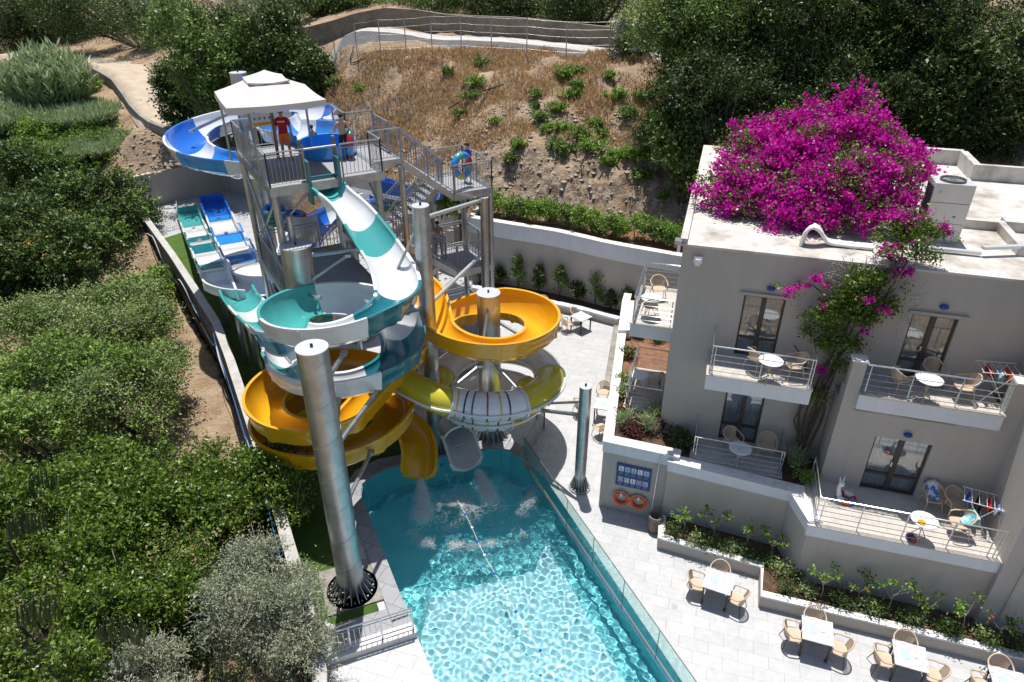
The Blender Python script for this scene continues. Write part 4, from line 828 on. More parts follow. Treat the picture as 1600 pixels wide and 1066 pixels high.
for k in range(4):
    o_ = k*.09; P = [B(3.25+o_*.3, .75+o_, 9.38), B(3.3+o_*.3, .75+o_, 9.8), B(3.5+o_*.2, .8+o_, 9.95), B(3.75, .85+o_, 9.78), B(3.95, .9+o_, 9.52), B(4.4, .95+o_, 9.45), B(5.2, .95+o_, 9.45)]
    b.tube(cat_rom(P, .12), .05, 8)
b.build('pipe', M['plainwhite'], pp, smooth=50)
ct = thing('cable_tray', 'pale cable tray running along the roof edge to the right', 'cable tray'); b = MB(); b.box(B, 6.2, 8.0, 1.3, 1.45, 9.44, 9.52); b.build('tray', M['capplate'], ct)
f_ = Frame(B(8.0, 1.37, 0), -16.6+22); b = MB(); b.box(f_, 0, 2.6, -.08, .07, 9.6, 9.68); b.build('tray', M['capplate'], ct)
# bed wall, sign wall, planter beds on level 1
bwL = [tuple(G(x, y, 2.87))[:2] for x, y in ((977, 458), (973.6, 469.5), (955, 607), (944, 688))]
sw0 = Vector((3.01, 17.94, 0)); SF = Frame((3.05, 17.95), -19.4)
bd = thing('garden_wall', 'high garden wall carrying the pool rules board and two lifebuoys', 'wall')
wallrun('left_wall', offs(bwL, .15), .3, -.1, 2.8, M['renderwall'], parent=bd); wallrun('cap', offs(bwL, .13), .34, 2.8, 2.87, M['whitecap'], parent=bd)
b = MB(); b.add([SF(0, .02, -.1), SF(.3, -.02, -.1), SF(2.35, -.02, -.1), SF(2.35, .35, -.1), SF(0, .35, -.1), SF(0, .02, 2.5), SF(.3, -.02, 2.5), SF(2.35, -.02, 2.5), SF(2.35, .35, 2.5), SF(0, .35, 2.5)], [(4, 3, 2, 1, 0), (5, 6, 7, 8, 9), (0, 1, 6, 5), (1, 2, 7, 6), (2, 3, 8, 7), (3, 4, 9, 8), (4, 0, 5, 9)]); b.build('wall', M['renderwall'], bd)
b = MB(); b.box(SF, -.05, 2.4, -.08, .35, 2.45, 2.84); b.build('band', M['fascia'], bd); b = MB(); b.box(SF, -.07, 2.42, -.1, .3, 2.84, 2.89); b.build('cap', M['whitecap'], bd)
rw_ = thing('garden_wall', 'long high garden wall with a white band above the lower planter and its saplings', 'wall')
c0 = G(1050, 722, 2.75); c1 = G(1253, 772, 2.75); dd = (c1-c0).normalized(); RF = Frame(c0, math.degrees(math.atan2(dd.y, dd.x))); Lr = (c1-c0).length
b = MB(); b.box(RF, -.1, Lr, .06, .4, -.1, 2.35); b.build('wall', M['renderwall'], rw_); b = MB(); b.box(RF, -.12, Lr+.05, 0, .42, 2.35, 2.72); b.build('band', M['fascia'], rw_); b = MB(); b.box(RF, -.14, Lr+.07, -.02, .4, 2.72, 2.75); b.build('cap', M['whitecap'], rw_)
e0 = RF(Lr-.15, .1, 0); e1 = B(4.75, -3.2, 0); dd = (e1-e0); dd.z = 0; EF = Frame(e0, math.degrees(math.atan2(dd.y, dd.x))); Le = dd.length
b = MB(); b.box(EF, 0, Le, -.15, .2, -.1, 2.34); b.build('wall', M['renderwall'], rw_); b = MB(); b.box(EF, .1, Le+.02, -.2, .22, 2.34, 2.71); b.build('band', M['fascia'], rw_); b = MB(); b.box(EF, .12, Le, -.22, .2, 2.71, 2.743); b.build('cap', M['whitecap'], rw_)
bed = [tuple(p)[:2] for p in (SF(.1, .3, 0), SF(2.3, .3, 0), RF(.1, .35, 0), RF(Lr-.3, .35, 0), EF(.3, .1, 0), B(5.0, -1.2, 0), B(5.0, -.02, 0), B(-.02, -.02, 0), B(-.02, 7.6, 0))]+[bwL[0], bwL[1], bwL[2]]
bed[0] = (3.2, 18.1)
sheet('garden_soil', bed, [], 2.52, M['soil'])
sheet('dry_garden_soil', [tuple(B(-.02, .7, 0))[:2], tuple(B(-.02, 7.5, 0))[:2], bwL[0], bwL[1], (3.75, 21.2)], [], 2.54, M['redsoil'])
bench = MB(); q0, q1 = G(959, 508, .3), G(943, 603, .3); dd = (q1-q0).normalized(); f = Frame(q0, math.degrees(math.atan2(dd.y, dd.x))); bench.box(f, 0, (q1-q0).length, 0, .62, 0, .3)
bench.build('stone_bench', M['concrete'], label='long low grey stone bench against the white capped bed wall', cat='bench')
b = MB(); w0 = G(966, 470, 3.0); b.prism([tuple(G(*p, 3.0))[:2] for p in ((974, 469), (993, 470), (986, 516), (966, 516))], 2.6, 3.0); b.build('white_plinth', M['whitecap'], label='plain white block beside the upper side balcony', cat='plinth')
# pool rules board
rb = thing('rules_board', 'dark blue pool rules board with two rows of five pictograms on the garden wall', 'sign')
u0, u1, z0, z1 = .47, 1.62, 1.17, 2.1
b = MB(); b.box(SF, u0, u1, -.06, -.025, z0, z1); b.build('board', mat('board blue', (.02, .04, .22), .5), rb)
for r_ in range(2):
    for c_ in range(5):
        uu = u0+.075+c_*.208; zz = z1-.3-r_*.45; b = MB(); b.box(SF, uu, uu+.165, -.066, -.06, zz, zz+.2); o = b.build('pictogram', M['lightblue' if (r_+c_) % 3 else 'plainwhite'], rb)
        b = MB(); k = (r_*5+c_)
        if k in (5, 8): b.torus(SF(uu+.08, -.07, zz+.1), .06, .011, 20, 5, nrm=SF.e2); b.build('symbol', M['red'], o)
        elif k == 6: b.lathe(SF(uu+.08, -.068, zz+.1), [(0, 0), (.07, 0)], 5, axis='y'); b.build('symbol', M['yellow'], o)
        else:
            b.tube([SF(uu+.03, -.07, zz+.05), SF(uu+.08, -.07, zz+.055), SF(uu+.13, -.07, zz+.05)], .005, 5); b.ball(SF(uu+.05+.02*(k % 3), -.07, zz+.14), .014, n=8); b.tube([SF(uu+.05+.02*(k % 3), -.07, zz+.13), SF(uu+.09, -.07, zz+.08), SF(uu+.11, -.07, zz+.07)], .008, 5); b.build('symbol', M['blk'], o)
        b = MB()
        for l in range(4): b.box(SF, uu+.015, uu+.15-.02*(l % 2), -.064, -.06, zz-.045-l*.033, zz-.035-l*.033)
        b.build('text_lines', mat('board text', (.25, .35, .6), .6) if 'bt' not in M else M['bt'], rb)
        if 'bt' not in M: M['bt'] = bpy.data.materials['board text']
for i, (u, lb) in enumerate(((.72, 'left orange lifebuoy hanging on the wall under the blue board'), (1.31, 'right orange lifebuoy hanging on the wall nearer the bin'))):
    lbq = thing('lifebuoy', lb, 'lifebuoy', SF(u, -.1, .64), 'lifebuoys on the wall'); b = MB(); b.torus(SF(u, -.1, .64), .235, .062, 32, 12, nrm=SF.e2); b.build('ring', M['orange'], lbq, smooth=60)
    b = MB(); rr = [SF(u+.31*math.cos(a), -.12, .64+.31*math.sin(a)) for a in [k*math.pi/16+.2 for k in range(32)]]; b.tube(rr, .008, 5, True); b.build('grab_rope', M['plainwhite'], lbq)
    b = MB(); b.box(SF, u-.03, u+.03, -.19, -.02, .8, .92); b.build('hook', M['plainwhite'], lbq)
po = thing('shower_pole', 'thin curved white shower pole leaning on the garden wall beside the bin', 'shower'); b = MB(); b.tube(cat_rom([SF(1.78, -.2, 0), SF(1.8, -.18, 1.2), SF(1.83, -.15, 2.6), SF(1.9, -.14, 2.85), SF(2.05, -.13, 2.95), SF(2.2, -.13, 2.9), SF(2.28, -.13, 2.75)], .12), .022, 8); b.build('pipe', M['inox'], po, smooth=50)
b = MB(); b.ball(SF(2.28, -.13, 2.74), .05, sc=(1, 1, .5)); b.build('shower_head', M['darkrail'], po, smooth=50)
bn = thing('litter_bin', 'round brown barrel litter bin with a grey liner beside the garden wall', 'bin', G(1022, 828)); q = G(1022, 828); b = MB(); b.lathe((q.x, q.y, 0), [(.0, .02), (.2, .02), (.235, .2), (.245, .4), (.22, .62), (.2, .62), (.19, .3)], 24); b.build('barrel', mat('bin brown', (.2, .12, .1), .7, col2=(.27, .18, .15), nscale=9), bn, smooth=40)
b = MB(); b.lathe((q.x, q.y, 0), [(.205, .5), (.25, .56), (.235, .66), (.19, .655), (.17, .3), (0, .3)], 24); b.build('liner', M['beigedark'], bn, smooth=40)
# lower planters
PL = [G(1031, 840, .5), G(1189.4, 884.9, .5), G(1189, 930, .5), G(1553, 1017, .5), B(11.5, -5.55, 0)]
PLo = [tuple(p)[:2] for p in PL]; PLo = [PLo[0], PLo[1], PLo[2], PLo[3], (PLo[3][0]+(PLo[3][0]-PLo[2][0])*.7, PLo[3][1]+(PLo[3][1]-PLo[2][1])*.7)]
pk = wallrun('planter_kerb', offs(PLo, .1), .2, -.05, .47, M['renderwall'], cap=M['whitecap'], capw=.015, caph=.05, label='stepped low planter kerb along the terrace under the hotel', cat='planter')
a = Vector(PLo[0]); wallrun('end_kerb', [(a.x+.05, a.y-.02), tuple(RF(-.05, 0, 0))[:2]], .2, -.05, .463, M['renderwall'], cap=M['whitecap'], capw=.015, caph=.052, parent=pk)
i0 = offs(PLo, .15); soil = [tuple(p) for p in i0]+[tuple(B(13.5, -3.4, 0))[:2], tuple(B(4.6, -3.2, 0))[:2], tuple(RF(Lr, .1, 0))[:2], tuple(RF(0, .1, 0))[:2]]
sheet('planter_earth', soil, [], .4, M['soil'])
b = MB(); b.box(Frame(G(1054, 948, 0), -17), -.08, .08, -.08, .08, .002, .008); b.build('floor_drain', M['galv'], label='small square drain grate in the terrace tiles', cat='drain')
# ---------------------------------------------------------------- furniture (prototypes at the origin, then copies)
def armchair(name, m, legm):
    t = thing(name, 'x', 'chair'); n = 22
    b = MB(); hoop = []
    for i in range(n+1):
        a = math.pi*(-.02+1.04*i/n); x = .29*math.cos(a); y = -.06-.24*math.sin(a) if True else 0; z = .64+.17*math.sin(a)**1.5 if math.sin(a) > 0 else .64; hoop.append(Vector((x, y, z)))
    hoop = [Vector((.27, .2, .6)), Vector((.29, .08, .635))]+hoop+[Vector((-.29, .08, .635)), Vector((-.27, .2, .6))]; b.tube(hoop, .022, 7); b.tube([Vector((.27, .2, .6)), Vector((.25, .21, .43))], .018, 6); b.tube([Vector((-.27, .2, .6)), Vector((-.25, .21, .43))], .018, 6); b.build('arm_hoop', M[m], t, smooth=60)
    b = MB()
    for i in range(13):
        a = math.pi*(.2+.6*i/12); top = Vector((.285*math.cos(a), -.06-.235*math.sin(a), .64+.17*max(0, math.sin(a))**1.5)); bot = Vector((.22*math.cos(a), .0-.2*math.sin(a), .42)); l = Vector((-math.sin(a), -math.cos(a), 0))*.011
        b.add([top+l, top-l, bot-l, bot+l, top+l+Vector((0, .008, 0)), top-l+Vector((0, .008, 0)), bot-l+Vector((0, .008, 0)), bot+l+Vector((0, .008, 0))], [(0, 1, 2, 3), (7, 6, 5, 4), (0, 4, 5, 1), (1, 5, 6, 2), (2, 6, 7, 3), (3, 7, 4, 0)])
    b.build('backrest_slats', M[m], t)
    b = MB(); V = []; K = 20
    for r_, z in ((0, .435), (.17, .43), (.235, .445), (.245, .43), (.22, .41), (0, .41)):
        for j in range(K):
            a = j*2*math.pi/K; c, s = math.cos(a), math.sin(a); k = r_/max(abs(c), abs(s))**.6 if r_ else 0; V.append((c*k*1.02, s*k+.01, z))
    b.add(V, [(i*K+j, i*K+(j+1) % K, (i+1)*K+(j+1) % K, (i+1)*K+j) for i in range(5) for j in range(K)]); b.build('seat', M[m], t, smooth=50)
    for sx in (-1, 1):
        for sy in (-1, 1): b = MB(); b.tube([(sx*.19, sy*.17, .42), (sx*.27, sy*.25, 0)], [.015, .01], 6); b.build('leg', M[legm], t, smooth=60)
    return t
def square_table():
    t = thing('dining_table', 'x', 'table'); b = MB(); b.box(None, -.4, .4, -.4, .4, .735, .76); b.build('table_top', M['tabletop'], t)
    b = MB(); b.box(None, -.36, .36, -.36, .36, .7, .735); b.build('frame', M['black'], t)
    for sx in (-1, 1):
        for sy in (-1, 1): b = MB(); b.box(None, sx*.34-.025, sx*.34+.025, sy*.34-.025, sy*.34+.025, 0, .7); b.build('leg', M['black'], t)
    return t
def round_table():
    t = thing('round_table', 'x', 'table'); b = MB(); b.lathe((0, 0, 0), [(0, .71), (.33, .71), (.345, .72), (.345, .735), (.33, .745), (0, .745)], 32); b.build('table_top', M['plainwhite'], t, smooth=30)
    for k in range(3):
        a = k*2.094; b = MB(); b.tube([(.06*math.cos(a), .06*math.sin(a), .71), (.03*math.cos(a), .03*math.sin(a), .4), (.24*math.cos(a), .24*math.sin(a), 0)], .013, 6); b.build('leg', M['beige'], t, smooth=60)
    return t
used = set()
P_ = {}
def place(kind, loc, rz, label, group, s=1.0):
    if kind not in P_:
        P_[kind] = {'arm': lambda: armchair('armchair', 'beige', 'black'), 'armlight': lambda: armchair('armchair', 'beige', 'beige'), 'sq': square_table, 'rd': round_table}[kind](); o = P_[kind]; P_[kind+'_first'] = 1
    if P_.get(kind+'_first'):
        P_[kind+'_first'] = 0; o = P_[kind]; o.location = loc; o.rotation_euler = (0, 0, R(rz)); o['label'] = label; o['group'] = group
        P_[kind] = o; return o
    return dup(P_[kind], loc, R(rz), label, group)
def card(c, rz, label): f = Frame(c, rz); b = MB(); b.box(f, -.11, .11, -.15, .15, c[2], c[2]+.006); b.build('menu_card', M['lightblue'], label=label, cat='card', group='pale blue cards on the tables')
def ashtray(c, label): b = MB(); b.lathe((c[0], c[1], c[2]), [(0, .0), (.06, 0), (.065, .025), (.05, .025), (.045, .008), (0, .008)], 18); b.build('ashtray', M['plainwhite'], smooth=40, label=label, cat='ashtray', group='round white ashtrays on the tables')
TG = 'square terrace tables'; CG = 'beige armchairs on the terrace'
def ctr(pts, z=.76): q = [G(x, y, z) for x, y in pts]; c = sum(q, Vector())/4; d = (q[1]-q[0]); return Vector((c.x, c.y, 0)), math.degrees(math.atan2(d.y, d.x))
for i, (pts, tl, chs) in enumerate((
    (((1104.2, 885.1), (1148.1, 898.9), (1141.3, 931.1), (1097.2, 917.4)), 'square streaked white table nearest the litter bin, one pale card on it', (('b', 'beige armchair tucked against the planter corner behind the table nearest the bin'), ('l', 'beige armchair on the pool side of the table nearest the bin'), ('r', 'beige armchair on the right of the table nearest the bin'))),
    (((1252.6, 960.4), (1302.4, 973.1), (1304.5, 1011.3), (1252, 997.3)), 'square streaked white table in the middle of the planter row, card and ashtray on it', (('b', 'beige armchair against the planter behind the middle table of the row'), ('l', 'beige armchair left of the middle table of the row'), ('r', 'beige armchair right of the middle table of the row'))),
    (((1392.7, 996.4), (1447.2, 1011.3), (1454, 1053), (1397.4, 1040.3)), 'square streaked white table near the bottom edge beneath the white banded terrace', (('b', 'beige armchair against the planter behind the table near the bottom edge'), ('l', 'beige armchair left of the table near the bottom edge'), ('r', 'beige armchair right of the table near the bottom edge'))),
    (((1545, 1037.5), (1603, 1052), (1612, 1098), (1551, 1082)), 'square streaked table cut by the bottom right corner and half in shade', (('b', 'shaded armchair by the planter at the bottom right corner'), ('l', 'beige armchair left of the half shaded corner table'))))):
    c, rz = ctr(pts); place('sq', c, rz, tl, TG); f = Frame(c, rz)
    for k, lb in chs:
        if k == 'b': place('arm', f(-.02, .52, 0), rz+180, lb, CG)
        elif k == 'l': place('arm', f(-.58, -.06, 0), rz-90+8, lb, CG)
        else: place('arm', f(.6, -.12, 0), rz+90-14, lb, CG)
    card((*f(-.12, 0, 0)[:2], .762), rz+8, ('pale blue card on the table nearest the bin', 'pale blue card on the middle table', 'pale blue card on the table near the bottom edge', 'pale blue card on the half shaded corner table')[i])
    if i in (1, 2): ashtray((*f(.12, .02, 0)[:2], .762), ('', 'round white ashtray on the middle table', 'round white ashtray on the table near the bottom edge')[i])
c = G(907, 515, 0); place('sq', c, 42, 'square white table with dark legs alone on the far sunny terrace', TG); f = Frame(c, 42)
place('armlight', f(-.62, .35, 0), 42-90-10, 'beige armchair on the left of the far table with dark legs', CG); place('armlight', f(.35, .65, 0), 42+180+10, 'beige armchair on the right behind the far table with dark legs', CG)
c = G(846, 497, 0); place('sq', c, 30, 'square white table half hidden behind the orange ring', TG); place('armlight', c+Vector((.1, .75, 0)), 180, 'beige armchair behind the table half hidden by the orange ring', CG); place('armlight', G(869, 512, 0), 60, 'beige armchair between the orange ring and the far table', CG)
c = G(943, 655, 0); place('sq', c, -16, 'square white table behind the thin dark column beside the bed wall', TG)
place('arm', G(942, 625, 0), 160, 'beige armchair behind the table next to the thin column', CG); place('arm', G(906, 648, 0), -75, 'beige armchair left of the thin dark column', CG); place('arm', G(938, 682, 0), 30, 'beige armchair in front of the table next to the thin column', CG)
card((*c[:2], .762), 20, 'pale blue card on the table behind the thin column')
# balcony furniture
BG = 'round white balcony tables'; BC_ = 'beige chairs on the balconies'
def bal(px, py, z, lb): c = G(px, py, z+.74); return place('rd', Vector((c.x, c.y, z)), 0, lb, BG)
bal(1205, 563, F2Z, 'round white table on the upper middle balcony'); place('armlight', B(2.55, -.75, F2Z), -60, 'beige chair left of the table on the upper middle balcony', BC_); place('armlight', B(3.6, -.85, F2Z), 90, 'beige chair right of the table on the upper middle balcony', BC_)
bal(1157, 700, F1Z, 'round grey shaded table on the lower middle balcony'); place('armlight', B(2.35, -.55, F1Z), 200, 'shaded chair left of the table on the lower middle balcony', BC_); place('armlight', B(3.4, -.55, F1Z), 160, 'shaded chair right of the table on the lower middle balcony', BC_)
bal(1453, 592, 5.99, 'round white table on the upper right balcony'); place('armlight', B(6.35, -.85, 5.99), -75, 'beige chair left of the table on the upper right balcony', BC_); place('armlight', B(8.0, -.8, 5.99), 80, 'beige chair right of the table on the upper right balcony', BC_); place('arm', B(7.3, -.35, 5.99), 180, 'dark backed chair against the wall on the upper right balcony', BC_)
bal(1018, 465, F2Z, 'round white table on the upper side balcony'); place('armlight', B(-.85, 1.75, F2Z), 0, 'beige chair in front of the table on the upper side balcony', BC_); place('armlight', B(-.75, 3.2, F2Z), 180, 'beige chair behind the table on the upper side balcony', BC_)
bal(999, 585, F1Z, 'round grey table on the lower side balcony'); place('armlight', B(-.45, 2.2, F1Z), 80, 'chair behind the table on the lower side balcony', BC_)
bal(1445, 812, 2.67, 'round white table with a yellow plate on the lower terrace'); place('armlight', B(8.45, -2.55, 2.67), 80, 'beige chair holding a blue towel on the lower terrace', BC_)
place('armlight', B(7.95, -1.65, 2.67), 175, 'chair with a folded blue towel against the terrace wall', BC_); place('armlight', B(8.5, -1.7, 2.67), 185, 'shaded chair next to the drying rack on the lower terrace', BC_)
q = G(1440, 817, 3.42); b = MB(); b.lathe((q.x, q.y, 3.425), [(0, 0), (.09, 0), (.1, .02)], 18); b.build('plate', M['yellow'], label='yellow plate on the round table of the lower terrace', cat='plate')
def towel(pts, label, m, m2=None):
    b = MB(); n = len(pts)//2; b.add([pts[2*i+k] for i in range(n) for k in (0, 1)], [(2*i, 2*i+1, 2*i+3, 2*i+2) for i in range(n-1)]); 
    o = b.build('towel', m, label=label, cat='towel'); s = o.modifiers.new('thickness', 'SOLIDIFY'); s.thickness = .015; s2 = o.modifiers.new('smooth', 'SUBSURF'); s2.levels = 1; s2.render_levels = 1
    return o
M['stripe'] = mat('blue white striped cloth', (.7, .74, .78), .9, col2=(.08, .2, .5), nscale=7, ramp=(.48, .52)); M['turq'] = mat('turquoise patterned cloth', (.1, .5, .6), .9, col2=(.65, .7, .7), nscale=7, ramp=(.45, .55))
c = B(7.95, -1.65, 2.67); f0 = Frame(c, 175); f = lambda u, v, z: f0(u, v, z+2.68); towel([f(-.17, .2, .46), f(.17, .2, .46), f(-.18, -.15, .47), f(.18, -.15, .47), f(-.19, -.3, .84), f(.19, -.3, .84), f(-.18, -.36, .8), f(.18, -.36, .8), f(-.18, -.38, .5), f(.18, -.38, .5)], 'striped blue towel over the chair against the terrace wall', M['stripe'])
c = B(8.45, -2.55, 2.67); f1 = Frame(c, 80); f = lambda u, v, z: f1(u, v, z+2.68); towel([f(-.15, 0, .47), f(.17, .02, .48), f(-.18, -.2, .5), f(.19, -.2, .52), f(-.22, -.3, .84), f(.22, -.3, .82), f(-.22, -.36, .8), f(.22, -.36, .78), f(-.2, -.4, .35), f(.2, -.4, .3)], 'turquoise towel draped over the chair at the terrace railing', M['turq'])
def rack(c, rz, label, items):
    t = thing('drying_rack', label, 'drying rack', c); f = Frame(c, rz); z = c[2]; b = MB()
    for s in (-1, 1): b.tube([f(s*.3, -.3, z), f(-s*.0+s*.3, .3, z+.95)], .012, 6); b.tube([f(s*.3, .3, z), f(s*.3, -.3, z+.95)], .012, 6)
    for k in range(6): b.tube([f(-.32, -.45+k*.18, z+.95), f(.32, -.45+k*.18, z+.95)], .008, 5)
    for s in (-1, 1): b.tube([f(s*.32, -.5, z+1.0), f(s*.32, .5, z+.95)], .012, 6)
    b.build('frame', M['plainwhite'], t, smooth=60)
    for i, (v, h, mk, nm, lb) in enumerate(items):
        o = towel([f(-.3, v-.06, z+.95-h), f(.26, v-.05, z+.93-h), f(-.3, v-.03, z+.93), f(.26, v-.03, z+.94), f(-.3, v+.03, z+.975), f(.26, v+.03, z+.975), f(-.3, v+.09, z+.95-h*.7), f(.26, v+.08, z+.95-h*.72)], lb, M[mk]); o.name = nm
rack(B(9.0, -2.0, 2.67), 60, 'white folding drying rack with wet clothes on the lower terrace', [(-.4, .5, 'stripe', 'towel', 'navy striped towel hanging on the lower terrace rack'), (-.2, .4, 'shirt', 'red_shorts', 'red shorts hanging on the lower terrace rack'), (.05, .55, 'blk', 'black_cloth', 'black cloth hanging on the lower terrace rack'), (.3, .4, 'bcloth', 'blue_cloth', 'dark blue cloth on the lower terrace rack')])
rack(B(8.75, -.5, 5.99), 75, 'white folding drying rack with orange and turquoise swimwear on the upper right balcony', [(-.3, .35, 'orange', 'orange_swimsuit', 'orange swimwear hanging on the upper balcony rack'), (-.05, .4, 'turq', 'turquoise_top', 'turquoise top hanging on the upper balcony rack'), (.2, .3, 'shirt', 'red_cloth', 'dark red cloth hanging on the upper balcony rack')])
# inflatable rings
def ring(c, label, Rr, r, nrm, cols, group='patterned swim rings'):
    t = thing('swim_ring', label, 'swim ring', c, group); nrm = Vector(nrm).normalized(); x = nrm.orthogonal().normalized(); y = nrm.cross(x); N = 32; nc = len(cols)
    for k in range(nc):
        seg = [Vector(c)+(x*math.cos(a)+y*math.sin(a))*Rr for a in [2*math.pi*(k+i/6)/nc for i in range(7)]]; b = MB(); b.tube(seg, r, 12, cap=False); b.build('ring_section', M[cols[k]], t, smooth=60)
    return t
ring(T(3.55, 2.55, PZ+.52), 'upright swim ring in blue, red and green held by the boy on the platform', .4, .14, (-.75, -.3, .15), ['lblue', 'red', 'green', 'lblue', 'l_fresh' if 'l_fresh' in M else 'olive', 'lblue', 'blue', 'red'])
ring(VY(722, 259, 27.5), 'turquoise upright swim ring held by the person on the stair landing', .42, .14, (.75, -.62, .1), ['lblue', 'teal', 'lblue', 'lblue', 'olive', 'lblue', 'teal', 'red'])
q = T(.9, 2.6, 0)
for i in range(3): ring(G(462, 354, 6.2+.0)+Vector((0, 0, .25*i)), ('dark blue swim ring at the bottom of the pile under the platform', 'dark blue swim ring in the middle of the pile under the platform', 'dark blue swim ring on top of the pile under the platform')[i], .42, .15, (.05*i, .04, 1), ['blue', 'navy', 'blue', 'lblue', 'navy', 'blue', 'red', 'green'])
for i in range(3): ring(G(436, 346+i*1, 6.1)+Vector((-.25, .3, .28*i-.1)), ('blue swim ring low beside the double steel posts', 'blue swim ring in the middle beside the double steel posts', 'blue swim ring on top beside the double steel posts')[i], .4, .14, (.1, -.1*i, 1), ['lblue', 'blue', 'green', 'navy'])
c = G(1322, 778, 2.75); t = ring(c, 'small white animal swim ring with red and blue rim on the lower terrace', .2, .09, (0, 0, 1), ['plainwhite', 'red', 'lblue', 'plainwhite', 'orange', 'lblue', 'red', 'plainwhite'])
b = MB(); b.tube([c+Vector((-.2, .05, .05)), c+Vector((-.24, .1, .28)), c+Vector((-.22, .12, .42))], [.08, .06, .05], 10); b.ball(c+Vector((-.2, .09, .46)), .09); b.tube([c+Vector((-.17, .12, .5)), c+Vector((-.12, .16, .68))], [.03, .012], 8); b.tube([c+Vector((-.24, .12, .5)), c+Vector((-.26, .16, .66))], [.03, .012], 8); b.build('animal_head', M['plainwhite'], t, smooth=60)
c = G(1426, 840, 2.72); ring(c, 'tiny dark red swim ring lying by the railing of the lower terrace', .13, .05, (0, 0, 1), ['red', 'navy', 'red', 'plainwhite'])
# spare slide segments and yellow crates under the platform
sg = thing('spare_slide_segment', 'pale curved slide shell standing on end beside the swim rings', 'slide segment'); c = G(478, 375, 5.95); V = []; K = 14
for i in range(K+1):
    a = R(200+150*i/K)
    for (z, rr) in ((5.93, .66), (7.1, .62)): V.append((c.x+rr*math.cos(a), c.y+.2+rr*math.sin(a), z))
b = MB(); b.add(V, [(2*i, 2*i+2, 2*i+3, 2*i+1) for i in range(K)]); o = b.build('shell', M['paleg'], sg, smooth=60); o.modifiers.new('t', 'SOLIDIFY').thickness = .04
gt = thing('yellow_gate', 'small yellow slatted gate under the platform beside the orange slide start', 'gate'); f = Frame(G(518, 388, 5.95), 30); b = MB()
for k in range(5): b.box(f, -.3+k*.15-.015, -.3+k*.15+.015, -.015, .015, 5.95, 6.95)
b.box(f, -.3, .3, -.02, .02, 6.93, 6.98); b.box(f, -.3, .3, -.02, .02, 6.02, 6.06); b.build('slats', M['yellow'], gt)
